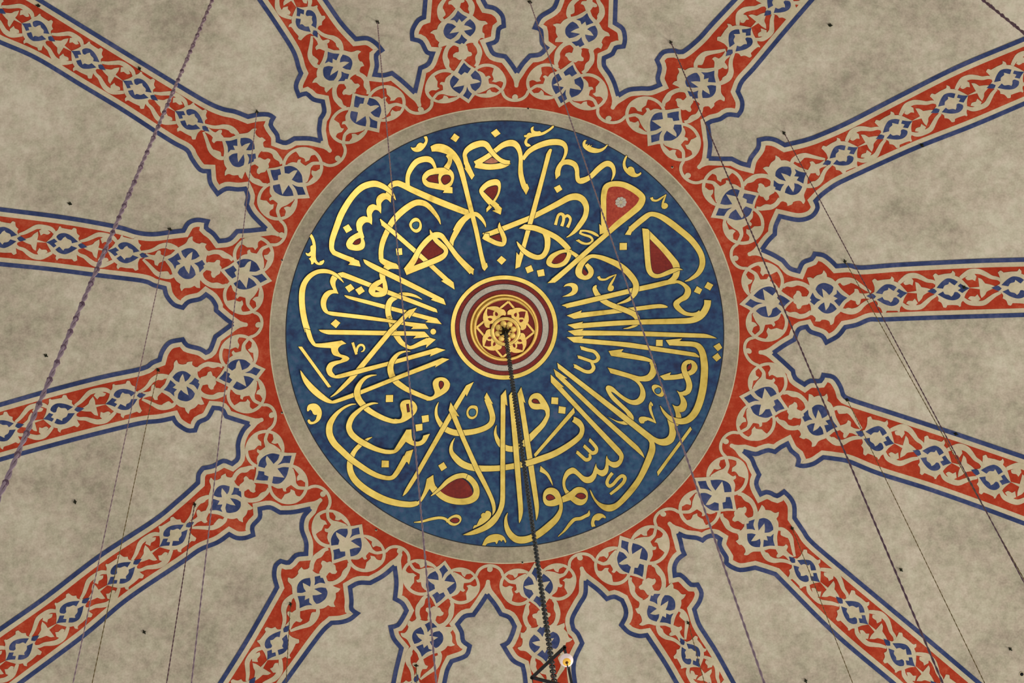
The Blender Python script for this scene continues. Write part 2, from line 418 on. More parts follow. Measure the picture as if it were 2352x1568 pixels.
# ------------------------------------------------------------------ calligraphy medallion
DISC = (1159.5, 766.5, 502.5, 488.5)
STONE = (1158.5, 770.0, 538.5, 523.0)
LETTERS = '''
T 640 270 6
g leaf 0
p 2000,265! 2040,258 2055,320 2020,400 1960,460 1890,472 1840,445 1820,405! 1850,415 1890,405 1910,370 1950,345 1995,360! 2020,320
g letter 1
s 1500,1010,52 1525,965,62 1570,922,75 1640,905,78 1720,935,78 1850,1000,80 2100,1112,85 2352,1215,85 2640,1325,80
p 1500,940! 1478,1043! 1430,1043 1370,1080 1345,1140 1352,1212! 1300,1193 1240,1220 1212,1285 1225,1372! 1170,1358 1105,1390 1070,1460 1080,1562! 1155,1562! 1152,1500 1190,1450 1240,1445 1285,1475! 1290,1400 1285,1330 1320,1275 1370,1280 1410,1322! 1415,1250 1415,1180 1460,1130 1500,1130 1545,1172! 1560,1000!
s 1778,950,60 1780,810,58 1825,700,70 1900,610,78 2000,573,80 2080,580,78 2130,630,52 2162,705,36
p 2150,697 2050,730 1990,790 1977,850 1995,910 2050,955 2150,980 2285,1005! 2262,1035! 2397,1042! 2395,960! 2355,953! 2385,930 2410,870 2418,810 2400,750 2350,705 2280,690
r 2035,850! 2080,805 2140,788 2202,780! 2195,830 2203,905! 2130,893 2070,880
r 2240,850 2265,803 2310,790 2355,800 2373,845 2350,890 2290,922 2255,895
T 980 270 6
s 395,1566,75 450,1470,80 530,1390,80 600,1345,66 680,1330,58 750,1385,50 800,1460,30 815,1512,6
g letter 2
s 62,432,74 140,415,106 220,425,115 300,460,105 372,520,92 430,605,84 470,710,76 515,875,68 560,1060,62 622,1310,62 685,1566,60 750,1880,58 795,2055,68
p 768,2080! 797,2112! 843,2055! 830,2000! 757,2030!
s 290,510,60 322,570,58 310,630,62 270,700,80
g letter 1
s 672,642,88 770,580,72 870,515,66 960,445,64 1060,375,75 1165,350,88 1235,380,80 1280,460,62 1297,560,56 1294,660,58 1298,780,68 1327,900,72 1355,970,76
p 1310,950! 1325,985! 1370,1062! 1413,972! 1385,910!
s 1147,617,52 1040,660,75 880,680,75 760,668,80 672,645,90
r2 778,620! 900,543! 1003,605! 960,625 880,637
s 1325,575,45 1400,475,62 1510,402,72 1665,348,80 1800,337,82 1885,365,72 1920,430,52 1910,510,40 1870,595,32 1840,640,44
s 1805,790,70 1812,720,70 1845,650,60 1900,615,65 1970,615,75 2040,650,72 2070,720,60 2075,800,58 2090,860,66 2140,870,80 2250,820,66 2370,705,75 2455,643,75 2515,637,78 2565,680,60 2582,750,45 2572,810,30 2545,870,8
p 1768,755! 1780,850! 1840,795! 1838,740!
g letter 2
s 548,640,66 532,560,60 525,510,56 555,450,70 640,390,85 750,358,85 820,375,80 880,450,65 940,520,60 1010,580,58 1080,612,60 1147,617,50
p 535,705! 515,688! 620,855! 660,797! 610,690! 580,620! 515,600!
g dot 0
p 382,218! 453,267! 402,338! 328,290!
g dot 0
p 963,155! 1018,220! 942,272! 885,208!
g dot 0
p 1832,925! 1870,990! 1797,1037! 1753,965!
g leaf 0
p 1755,112! 1735,112 1690,150 1620,190 1580,205! 1560,185! 1520,190 1490,185 1470,165 1475,120! 1440,140 1435,175 1445,218! 1420,208 1390,218! 1380,235 1340,245! 1350,270 1380,272! 1358,300 1345,340 1360,380 1390,402 1438,390! 1415,365 1385,350! 1390,310 1420,280 1480,262 1560,250 1630,225 1700,180 1750,135
g letter 2
p 940,848 985,856 1015,890 1022,960 1005,1040 970,1115 935,1168! 912,1140! 860,1205! 800,1140 745,1065 725,1000 770,930 850,870
p 825,1305! 822,1255! 865,1200! 900,1232!
s 790,1045,70! 870,1140,74! 975,1230,74!
p 930,1245! 947,1272! 905,1283! 1020,1337! 1037,1250! 980,1195!
r 787,1018! 840,970 900,945 960,937 980,960 975,1020 950,1080 912,1138!
g letter 2
p 1650,500! 1690,435 1710,428 1728,440! 1500,1310! 1287,2055! 1222,2082! 1238,1855! 1272,1897! 1290,1840! 1390,1470! 1540,920! 1600,700!
g letter 1
s 785,1632,84 880,1597,70 960,1566,70 1180,1480,70 1440,1375,68 1620,1285,72 1820,1180,78 1960,1105,85 2070,1090,92 2150,1130,88 2195,1210,78 2200,1290,70 2175,1380,70 2110,1480,68 2040,1566,50 1970,1625,24 1925,1650,8
g mark 0
s 1775,1478,42 1795,1400,36 1815,1345,36 1850,1325,38 1885,1350,45 1885,1420,40 1862,1495,44
s 1890,1380,30 1940,1350,38 1980,1390,36 1970,1450,36 1940,1512,44
T 1300 270 6
g leaf 0
p 285,312! 255,310 230,350 235,400 270,440 330,475 400,487 470,475 530,440 580,375! 565,373! 520,410 460,430 400,420 342,402! 358,375! 330,395! 325,370! 292,390! 295,358! 272,372 268,340
g leaf 0
p 845,530! 830,520! 800,570 782,640 795,710 840,770 900,810 960,820 1010,800 1040,770 1030,750 1015,762 985,775 955,760 935,700 900,675 860,685 848,705! 825,670 820,610
g letter 4
r3 545,1590! 553,1400 555,1010 580,965 680,940 780,960 890,1000 960,1045 1012,1110 990,1180 920,1260 780,1380
s 525,1560,70 520,1400,72 518,1200,74 520,1080,76 545,970,78 600,925,72 690,912,74 800,928,78 920,985,82 1020,1060,84 1052,1120,88 1010,1215,92 900,1315,86 700,1475,80 540,1622,66 370,1772,64 180,1943,64 20,2085,66 -120,2205,70 -180,2250,66
p 485,1490! 459,1465! 466,1610! 566,1575! 561,1500!
p -255,2280! -150,2272! -100,2230! -160,2195!
g rosette 0
w 757,1167 78
g mark 0
s 1178,1100,40 1195,1135,32 1250,1143,26 1310,1110,26 1380,1058,6
s 1381,1060,8 1350,1130,26 1333,1190,30 1340,1230,40 1372,1218,64
p 1405,1205 1395,1240 1360,1258 1325,1245 1315,1210 1345,1180 1380,1178
g letter 1
s 890,1545,78 930,1505,75 1085,1378,75 1170,1330,62 1280,1352,72 1400,1420,84 1570,1550,85 1730,1690,82 1850,1860,78 1880,2010,78 1825,2140,66 1710,2228,36 1640,2255,10
p 860,1495! 878,1512! 812,1612! 890,1618! 930,1520!
T 640 500 6
g letter 2
s 1612,-245,8 1580,-310,35 1510,-385,60 1410,-445,75 1300,-468,86 1150,-420,85 1010,-285,80 875,-70,85 800,120,82 745,280,76 730,380,68 736,440,64 765,483,64! 900,540,66 1030,590,70
p 1107,593! 1130,672! 960,645! 985,622! 950,575! 1000,550!
g letter 1
p 1080,100! 1080,150! 1100,200! 1040,230 970,280 932,350 940,400 975,435 1070,453 1140,443 1180,410 1190,350 1170,285! 1180,265! 1160,200 1148,140 1152,100!
r 1022,358! 1050,320 1090,295 1125,283! 1130,320 1115,355 1070,370 1040,367
g dot 0
p 962,88! 1014,165! 934,210! 885,132!
g leaf 0
p 450,222! 428,255! 455,310 470,375! 440,395 440,460! 410,490 370,480! 385,515 420,530 448,525! 440,548 415,560! 445,600 448,640! 470,640 490,610! 515,635 550,650 600,645 630,600 622,580! 600,590 565,603! 560,622! 530,600 512,540 513,400 500,320 475,255
g letter 1
s 2232,90,8 2190,-10,45 2060,-165,68 1950,-210,80 1850,-190,82 1705,-90,85 1570,50,80 1500,180,74 1440,320,72 1412,450,66 1412,575,64
p 1385,590! 1400,615 1460,660! 1435,690! 1500,725! 1540,705 1600,703 1662,708! 1645,660 1620,632! 1545,608 1442,560! 1400,560!
g letter 3
p 1395,745! 1388,785 1402,848! 1340,875 1270,930 1240,1000 1260,1050 1310,1085 1380,1092 1450,1078 1490,1045 1503,980 1490,895! 1470,830 1472,780! 1500,725! 1440,690!
r 1365,948! 1400,925 1428,906! 1432,965! 1395,945
r 1335,1022! 1340,1000! 1385,1018!
g letter 2
s 1430,75,60! 1610,222,60! 1870,450,60! 2105,662,60! 2340,878,64!
p 1395,20! 1415,85 1435,115! 1470,70! 1405,15!
p 2275,855! 2240,870! 2425,988! 2410,890! 2350,840!
g eye 1
r 1857,662! 1930,540 1980,440 2050,360 2125,300! 2180,370 2240,420 2268,455 2250,500 2200,530 2000,605
g letter 3
s 2085,165,8 2110,225,42 2165,305,62 2230,365,66 2298,430,58 2300,490,60 2240,548,76 2080,620,78 1900,690,80 1748,752,78
s 1760,730,90! 1860,590,80 1930,455,68 2015,345,72 2105,262,70 2170,238,82 2240,250,72 2300,320,60 2370,410,62 2450,520,68 2540,620,76 2630,710,85 2665,745,90
p 2680,788! 2690,700! 2650,690! 2580,690!
g letter 1
T 980 470 6
s 600,145,66 530,190,74 460,280,80 400,390,74 350,490,62 338,570,54
T 640 500 6
g ring 0
p 1880,0 1830,30 1800,90 1815,140 1850,185 1900,205 1950,180 1972,130 1965,70 1930,15
k 1840,105 1850,75 1890,55 1930,65 1935,110 1915,145 1885,155 1850,135
g dot 0
p 1615,425! 1698,418! 1705,508! 1628,517!
g letter 4
p 1165,572! 1200,580! 1650,800! 2275,1118! 2305,1202! 2098,1130! 2125,1112! 1400,760! 1270,690 1190,630
g letter 2
s 800,800,56 870,787,70 930,800,68 1265,930,62 1505,1025,60 1850,1155,58 2150,1272,52
p 2175,1258! 2190,1307! 2120,1285! 2130,1240!
p 790,770! 735,800 710,860 712,900 730,945 755,992! 690,1000 630,1040 590,1110 580,1180 598,1255 640,1308 720,1343 800,1355! 1500,1438! 1855,1502! 1825,1532! 2066,1530! 2020,1462! 1640,1418! 1200,1348! 682,1287! 660,1240 655,1170 680,1100 730,1050 780,1040 824,1047! 805,1000 785,940 785,880 810,840!
g letter 3
s 897,893,6 848,838,30 785,783,42 700,745,50 610,734,58 520,750,58 430,805,66 365,885,72 330,980,78 320,1110,80 330,1260,80 360,1425,80 402,1566,80
g dot 0
p 993,910! 1046,975! 968,1028! 916,955!
g dot 0
p 1140,942! 1187,1012! 1108,1063! 1055,990!
g dot 0
p 785,1397! 850,1447! 790,1520! 716,1460!
g letter 0
p 905,1070! 940,1070 1200,1130! 1780,1280! 2180,1385! 2247,1465! 2022,1437! 2060,1412! 1465,1255! 1100,1155! 980,1120 930,1095
g letter 1
s 1978,1125,8 1900,1085,32 1800,1057,44 1700,1055,52 1620,1090,66 1540,1145,74 1508,1235,76 1515,1345,74 1548,1440,70 1580,1540,64
T 980 470 6
g letter 3
s 1004,245,6 1005,310,46 1045,400,60 1070,480,64 1045,540,66 960,525,70 870,480,76 800,440,84
p 765,465! 800,395! 860,400! 860,500!
r 868,443! 1005,398! 1020,440 1036,510! 960,490
g letter 3
p 1270,325! 1350,270! 1420,275! 1400,345!
s 1350,308,72 1420,312,72 1500,325,76 1620,370,76 1740,425,72 1830,485,74 1920,570,74 1962,622,72
s 1243,507,8 1275,560,40 1335,630,62 1420,690,70 1520,725,66 1600,705,68 1650,630,70 1666,540,76 1660,450,80 1620,380,60
r 1720,785! 1760,720 1830,680 1890,665! 1920,680 1915,740 1870,800 1780,815 1735,805
s 1962,622,72 1960,700,60 1910,790,62 1830,835,56 1740,840,50 1685,800,72 1720,725,72 1800,668,52 1880,640,44 1960,642,44 2040,685,50 2110,745,56 2150,780,40
g dot 0
p 1030,705! 1098,760! 1033,827! 967,767!
g dot 0
p 1440,832! 1473,912! 1388,945! 1357,868!
g dot 0
p 1612,887! 1628,977! 1538,992! 1517,907!
g mark 0
p 1885,1132! 1920,1095 1990,1077 2050,1090 2083,1130 2080,1190 2040,1235 1970,1260 1868,1267! 1940,1235 1995,1195 2005,1155 1980,1125 1930,1120
T 1300 500 6
g mark 0
s 160,308,30 220,345,34 290,358,28 350,340,36 365,300,30 330,260,34 250,235,30 195,210,30 205,182,28 270,180,26 350,200,36 420,235,36 458,262,6
p 133,312! 185,298! 195,325! 165,332!
g letter 4
r 240,695! 225,740 235,780 270,797 300,790 305,770 270,725
s 280,640,50 335,710,74 345,760,72 315,808,64 255,826,58 190,790,84 175,730,92 205,650,80 260,585,66 330,535,52 400,530,50 520,560,66 700,637,80 825,725,82 925,840,84 965,925,80 955,1010,82 920,1080,56 840,1140,42 705,1190,12
g mark 0
s 448,808,40 470,845,34 540,850,26 600,820,26 695,778,6
s 693,780,8 655,850,26 610,930,36 600,975,50
p 585,960 575,990 600,1010 640,1005 660,970 650,935 625,935
g letter 3
r 1150,285! 1300,440 1400,550 1460,640 1483,692! 1400,725 1320,762 1260,777 1210,760 1182,710 1165,600 1155,450
p 1050,145! 1130,155! 1150,178! 1350,380 1500,550 1555,625 1570,700 1560,790 1530,845 1495,868! 1395,860! 1440,830 1475,780 1483,700! 1440,610 1300,440 1150,285!
s 1510,885,40 1400,890,62 1200,938,68 960,990,66 600,1075,66 200,1170,66 0,1215,60
p -60,1205! 30,1240! 70,1165!
s 1490,882,40 1560,886,40 1640,935,52 1682,1005,82 1650,1085,80 1570,1135,64 1520,1185,80 1545,1240,74 1630,1310,56 1720,1332,46 1800,1325,48 1850,1300,60
s 1953,1135,94 1945,1210,90 1900,1300,92 1830,1370,90 1720,1413,80 1500,1425,74 1000,1438,66 600,1458,66 180,1490,66
p 20,1475! 235,1433! 215,1460! 300,1455! 300,1510! 120,1530!
g letter 4
p 1050,145! 1062,280 1075,420 1090,600 1100,690 1120,750 1160,800 1220,828 1290,825 1400,790 1500,748 1560,722 1612,718! 1580,700 1540,690 1480,697 1400,725 1320,762 1260,777 1210,760 1182,710 1165,600 1155,450 1150,285! 1150,178! 1130,155!
g letter 1
p 10,1347! 218,1275! 203,1308! 700,1255! 860,1240! 1200,1195! 1300,1190 1370,1205 1405,1227! 1380,1240 1250,1245! 300,1365! 110,1392!
g letter 2
s 418,930,16 395,975,58 430,1055,70 500,1130,74 600,1190,72 740,1245,70 870,1295,72 950,1340,76 985,1395,70 980,1450,60 940,1490,36 860,1518,22 792,1527,6
g dot 0
p 740,347! 840,347! 837,440! 740,443!
g dot 0
p 1952,882! 2030,925! 1985,1000! 1907,957!
g dot 0
p 1805,942! 1878,987! 1843,1053! 1762,1018!
T 640 730 6
g letter 4
p 435,165! 475,290 510,352! 600,348 740,330 870,310! 932,353! 870,372 825,412 820,450 850,497 900,512 950,532 975,560 945,592 880,615 800,642 748,682 738,735 780,793! 1060,715! 1500,605! 2180,410! 2300,440! 2085,530! 2100,497! 1590,635! 1080,775! 880,822 810,832 740,820 685,785 657,725 660,680 700,620 780,592 850,580 880,553! 830,535 760,512 730,470 722,415! 540,402 480,382 440,340 400,270 362,145!
g bar 0
p 270,395! 322,395! 725,950! 680,957!
g letter 2
p 553,163! 590,163! 1510,178! 2010,188! 2080,260! 1855,282! 1895,245! 690,227! 640,215 580,190
g letter 1
s 1515,-35,74 1548,60,70 1580,160,76 1635,260,76 1700,345,66 1790,402,46 1850,400,50 1960,352,68 2060,315,88
p 2040,365! 2030,412! 2165,297! 2075,268! 2000,300!
g dot 0
p 2130,148 2158,160 2170,188 2158,216 2130,229 2102,216 2091,188 2102,160
g letter 3
s 715,1090,8 780,1047,28 870,965,48 1000,835,62 1115,697,68! 1540,186,66! 1790,-70,60!
p 1905,-143! 1795,-110! 1755,-75! 1800,-30! 1785,-15! 1800,10!
g mark 0
s 1020,338,36! 1072,502,34!
s 1075,470,26 1085,410,30 1120,372,30 1165,380,30 1182,420,26 1165,455,18 1135,465,8
g letter 5
s 1816,460,6 1740,462,22 1660,488,40 1600,545,60 1555,620,72 1540,710,84 1570,815,84 1620,880,80 1700,940,76 1790,995,66 1960,1070,60 2050,1105,60
p 2030,1072! 2100,1085 2140,1060 2150,1020 2132,960 2125,890 2160,838 2230,817 2300,830 2350,880 2360,930 2335,995 2270,1050 2170,1105 2100,1135 2040,1140!
r 2230,982! 2210,930 2215,880 2240,868 2268,885 2275,920 2255,960
g letter 6
p 298,720! 310,790 350,890 430,1000 530,1090 620,1145 690,1172 760,1177 830,1160 1040,1090! 1590,870! 2170,650! 2155,682! 2352,568! 2255,550! 1760,745! 1130,995! 740,1142! 680,1105 560,1005 450,900 370,810 318,740
g letter 7
s 1350,785,8 1270,795,26 1190,830,44 1125,900,60 1085,985,78 1083,1060,86 1110,1130,86 1165,1200,82 1220,1255,78 1310,1315,72 1440,1380,66 1560,1420,60 1620,1425,60
p 1600,1388! 1660,1396 1692,1375 1700,1320 1682,1255 1675,1195 1700,1150 1750,1130 1815,1130 1870,1160 1905,1215 1905,1270 1870,1330 1800,1390 1710,1438 1615,1455!
r 1762,1190! 1790,1185! 1805,1290! 1775,1297!
g leaf 0
p 395,1285! 390,1250 410,1200 460,1180 520,1185 570,1230 595,1300 580,1380 540,1430 480,1460 430,1462 400,1430 402,1405 425,1398 440,1425! 475,1430 510,1400 530,1332! 500,1335 475,1320 460,1285 435,1262 412,1285!
g dot 0
p 1480,1063! 1578,1060! 1575,1157! 1477,1158!
g dot 0
p 1970,1350! 2065,1335! 2072,1425! 1982,1443!
g dot 0
p 1885,1470! 1980,1457! 1982,1545! 1895,1562!
T 980 860 6
g letter 1
s 162,380,6 132,470,32 138,580,46 200,692,68 270,755,78 380,798,82 500,803,80 670,780,74 810,733,72 885,675,72 908,600,76 893,510,72 855,400,78 832,335,78
p 795,313! 828,247! 915,405! 883,388! 870,420! 800,330!
g ring 0
p 625,425 690,435 707,490 690,570 640,612 580,600 550,550 555,490 585,445
k 625,470 665,480 680,515 665,560 625,577 590,560 580,520 595,485
g letter 3
s 2025,615,76 2095,662,82 2138,725,66 2138,795,62 2095,868,72 1950,980,78 1760,1090,84 1560,1165,84 1350,1230,80 1050,1283,76 820,1295,80 650,1285,86 500,1235,90 400,1150,80 340,1060,56 345,960,34 386,873,6
p 2028,577! 2022,652! 2060,670! 2060,600!
g letter 1
s 962,698,6 948,760,28 950,830,42 1000,940,68 1080,1005,78 1190,1025,78 1290,985,76 1400,895,84 1500,795,78 1600,690,68 1662,580,54 1668,530,52
p 1505,255 1440,285 1405,350 1405,400 1440,460 1500,480 1580,478 1625,492 1642,540! 1695,540! 1690,460 1640,360 1570,270
r 1450,360 1465,340 1500,335 1535,355 1560,398! 1490,395 1455,378
g dot 0
p 1722,312! 1813,318! 1810,410! 1717,402!
g dot 0
p 1823,435! 1917,450! 1908,540! 1815,528!
g dot 0
p 235,1205! 280,1280! 205,1330! 160,1253!
g bar 0
p 2027,455! 2042,525! 1495,1140! 1478,1098!
T 1300 730 6
g letter 1
p 25,180! 245,148! 220,172! 440,175! 1100,187! 1900,217! 1960,230 2040,260 2080,282! 1960,275! 1500,262! 700,240! 120,242!
g letter 1
p 10,265! 242,252! 222,282! 880,340! 1140,380! 1720,470 1790,490 1838,530! 1835,545! 1780,535 1640,515! 1120,440! 700,385! 105,337!
g letter 4
s 1300,1212,8 1345,1290,34 1420,1370,54 1500,1410,72 1590,1425,80 1690,1395,90 1780,1300,96 1845,1150,98 1890,950,100 1908,750,98 1905,620,96 1880,480,88 1830,395,80 1750,362,68 1600,353,66 1460,345,66
p 1373,305! 1600,283! 1560,320! 1500,325! 1480,378! 1425,378!
g dot 0
p 1243,300! 1333,302! 1332,388! 1240,385!
g dot 0
p 2113,343! 2153,410! 2092,458! 2032,390!
g dot 0
p 2090,480! 2138,548! 2075,600! 2015,537!
g letter 1
p 1293,800! 1445,750! 1430,787! 1520,780 1640,752! 1660,825! 1500,848 1350,855!
g letter 1
p 1490,1440! 1562,1465! 1530,1490! 1505,1485!
g letter 2
s 1690,768,60 1745,735,72 1772,680,82 1745,625,68 1690,604,54 1640,632,62 1625,690,74 1645,770,76 1685,860,76 1700,940,80 1675,1015,72 1610,1040,48
r 1672,725! 1668,690 1690,650 1720,627! 1730,660 1715,700
p 1525,1000! 1565,1020 1610,1015! 1690,1045! 1650,1068 1605,1068! 1640,1110 1665,1170 1665,1220 1640,1275 1600,1295 1562,1298! 1580,1325 1590,1375! 1515,1375! 1510,1310 1490,1250 1465,1190! 1500,1210 1540,1215 1570,1195 1582,1150 1570,1090 1550,1040
g letter 1
p 587,455! 793,428! 762,470! 1000,515 1100,540 1170,570 1222,615 1250,690 1248,750 1215,815 1160,860 1100,873 1010,870! 1050,920 1088,1000 1095,1080 1065,1148 1005,1190 940,1198 860,1175 760,1110 665,1035 618,1012! 650,1060 760,1170 870,1275 925,1345 933,1390 925,1425! 860,1370! 840,1330 810,1290 700,1190 620,1110 565,1020 548,965 565,935 600,932 650,955 720,1020 790,1075 870,1120 930,1132 985,1112 1018,1060 1025,1000 1010,940 970,890 920,855 850,825 615,760! 573,683! 700,715 900,775 1000,803 1060,803 1120,782 1155,735 1167,670 1150,622 1115,598 622,522!
g letter 1
p 575,1358! 640,1390 700,1415 760,1425 800,1420! 870,1370! 930,1420! 860,1470! 800,1470 720,1445 640,1400
g mark 0
s 213,413,46 300,440,46 380,460,46 425,500,46 447,550,50 420,590,46 370,602,40 300,580,40 170,535,40
s 118,660,50 200,705,46 270,738,46 340,738,50 380,690,52 365,640,40 345,605,30
p 192,387! 225,395! 225,438! 212,436!
p 103,632! 135,648! 130,688! 120,684!
p 155,515! 185,522! 185,560! 172,550!
g ring 0
p 1230,918 1280,930 1330,970 1350,1030 1340,1075 1300,1085 1240,1055 1195,1000 1182,950 1200,925
k 1270,960 1300,970 1310,1005 1295,1035 1260,1045 1230,1025 1225,985
g mark 0
s 1190,1212,24 1172,1185,44 1160,1240,36 1185,1330,30 1240,1450,8
s 1240,1448,10 1180,1408,36 1120,1388,40 1070,1390,52
p 1105,1365 1030,1362 1003,1390 1010,1430 1035,1452 1075,1450! 1085,1425 1120,1410
T 730 960 6
g letter 2
s 526,-195,8 450,-185,24 355,-140,34 260,-62,52 192,32,74 160,115,86 165,230,90 225,345,88 325,445,84 445,555,82 560,640,76 705,735,72 830,795,66 940,823,58 1020,820,56 1075,770,64 1150,650,70 1215,535,76
p 1220,460! 1315,432! 1255,640! 1232,603! 1190,600! 1180,540!
g letter 8
s 830,-204,8 760,-204,28 660,-170,38 565,-103,54 480,-20,68 438,65,74 430,140,78 470,225,82 565,305,80 680,370,76 800,425,64 920,460,58 1005,467,54
p 1050,437! 1220,160! 1290,155! 1295,250 1310,310! 1370,325 1430,300 1455,240! 1545,215! 1490,320 1430,370 1350,385 1280,365 1212,325! 1130,430 1070,478 1000,494! 1000,440!
g letter 1
s 748,262,6 680,295,34 590,365,56 510,450,60 455,560,74 440,660,80 460,760,86 520,860,90 630,960,92 770,1050,92 930,1125,90 1100,1172,84 1250,1190,78 1330,1182,70 1370,1170,60
p 1340,1150! 1400,1130 1470,980 1502,838! 1590,782! 1602,880 1637,970! 1590,1040! 1560,1000 1540,972! 1450,1120 1390,1190! 1350,1210!
r 1660,1005! 1740,920 1830,850 1920,822 2000,835 2070,890 2120,970 2148,1070! 2050,1098 1930,1105 1800,1080 1700,1030
s 2000,790,66 2090,830,76 2160,910,80 2188,1000,82 2165,1085,92 2080,1137,88 1950,1150,84 1820,1127,86 1720,1080,84 1640,1010,76 1590,940,60
g letter 2
s 1558,1072,8 1620,1025,32 1700,955,44 1790,870,60 1900,808,66 2000,790,68 2050,805,72
g letter 2
p 2148,-500! 2045,-450! 1770,0! 1345,750! 1210,975 1168,1076! 1240,1015 1370,820! 1845,0! 2040,-335! 2050,-300!
g mark 0
s 1325,1435,8 1430,1425,28 1560,1390,36 1680,1372,36 1760,1390,36 1800,1430,36
p 1765,1440! 1800,1380 1850,1345 1910,1328 1960,1345 1980,1390 1960,1440 1910,1475 1860,1480 1810,1460 1785,1425!
r 1822,1408 1870,1375 1925,1378 1950,1405 1930,1435 1885,1445 1845,1430
g dot 0
p 882,583! 978,587! 978,677! 878,677!
T 1020 1010 6
g letter 4
p 90,-518! 210,-322! 168,-338! 305,0! 470,360! 600,620 680,800 708,900 705,980 665,1040! 668,960 645,860 590,730 420,410! 240,0! 65,-410!
g letter 4
p 850,-692! 873,-470! 845,-492! 840,0! 840,800! 830,900 790,1010 720,1130 620,1220 480,1285 350,1312 258,1308! 400,1245 540,1175 650,1080 730,980 770,850 777,700! 777,300! 782,-610!
g letter 4
p 940,-675! 958,-570! 1022,60! 1045,350! 1070,700 1085,900 1085,1000 1065,1090 1037,1148! 1030,1100 1020,900 975,400! 945,0! 895,-610!
g letter 2
p 1063,-728! 1122,-505! 1093,-530! 1155,-150! 1200,130! 1235,360! 1275,650 1305,880 1303,980 1290,1060 1268,1110! 1258,1000 1230,800 1160,370! 1070,-260! 1012,-635!
g letter 3
s 875,1006,6 852,1080,34 860,1190,60 905,1290,80 990,1365,92 1090,1378,96 1200,1350,90 1320,1285,92 1450,1180,92 1550,1080,80 1605,970,52 1612,890,46
p 1500,660 1430,665 1380,710 1362,780 1370,850 1400,895 1450,912 1520,910 1585,890! 1632,900! 1632,860 1605,765 1565,695
r 1405,790 1425,760 1465,750 1510,775 1530,805! 1490,825 1440,832 1415,815
g letter 2
p 1615,790! 1735,715 1800,665 1860,648 1930,665 1975,720 1980,800 1950,865 1890,900 1820,888 1740,828! 1560,888! 1560,820!
r 1808,775! 1840,742 1885,732 1930,745 1953,775 1940,800 1895,815 1850,800
g mark 0
p 1330,358! 1400,420 1450,480 1490,580 1498,632! 1450,550 1400,480 1318,435!
g leaf 0
p 395,1225! 415,1180 450,1170! 490,1090 515,1070! 510,1030 540,1005 565,1010! 580,980 620,980 648,1010 640,1060 600,1110 520,1165
g leaf 0
p 525,1450! 570,1360 640,1310 740,1297 820,1330 858,1400 845,1420! 815,1375 790,1403! 770,1380 745,1390! 735,1420 720,1435! 700,1405 620,1420 590,1432 570,1455!
g mark 0
s 1572,1330,8 1660,1250,28 1740,1150,44 1800,1095,46 1880,1082,46 1945,1050,44 1990,1025,44 2000,970,6
g leaf 0
p 2035,1200! 2025,1140 2050,1060 2110,1015 2180,1020 2228,1060 2225,1082! 2180,1070 2130,1110 2085,1105 2070,1140 2085,1190!
T 1280 950 6
g letter 1
p 115,1105! 80,1020 72,930 90,850 130,780 200,742 250,755 310,810 370,860 430,868 480,830 510,750 533,685! 548,740 590,775 640,765 665,700 670,620 683,573! 700,620 750,660 810,660 850,630 855,585! 320,0! -88,-435! -90,-540! 93,-368! 60,-370! 400,0! 870,490! 910,560 910,620 880,690 830,735 770,740 705,705! 705,770 680,830 620,862 545,825! 530,880 480,940 410,955 350,930 280,860 230,825 190,830 150,860 115,920 110,980 130,1040 180,1085!
g letter 1
p -50,-618! 140,-488! 98,-490! 610,0! 1050,390 1130,470 1180,545 1203,612! 1170,582 1000,435! 525,0! -20,-520!
g letter 3
p 0,-702! 110,-620! 920,0! 1270,270 1340,320 1400,345 1460,345 1510,325 1540,280 1545,200 1530,130 1515,70! 1580,90 1615,130! 1620,200 1635,250 1630,310 1600,380 1540,425 1470,438 1400,425 1335,390! 1350,450 1345,530 1300,650 1220,820 1120,990 1000,1140 880,1260 800,1320 730,1345 660,1335 590,1290 520,1210 470,1120 447,1042! 470,1070 520,1160 580,1220 660,1250 740,1250 820,1215 920,1110 1050,950 1130,820 1220,610 1265,480 1272,400! 1250,360! 800,0! 12,-624!
g mark 0
s 448,362,44 500,420,46 540,475,46 530,525,50 480,540,50 430,500,44 368,440,44
s 270,525,44 340,590,44 400,635,48 450,610,42 445,550,30
p 452,332! 470,365! 435,390! 437,360!
p 372,420! 385,445! 362,465! 358,455!
p 270,503! 290,525! 270,548! 262,540!
g bar 0
p 1833,177! 1855,215! 1387,857! 1375,800!
g mark 0
s 760,815,44 710,880,44 685,950,44 715,995,46 770,970,44 830,900,44 890,855,46 930,880,50 915,940,46 840,1020,44 730,1108,34
'''


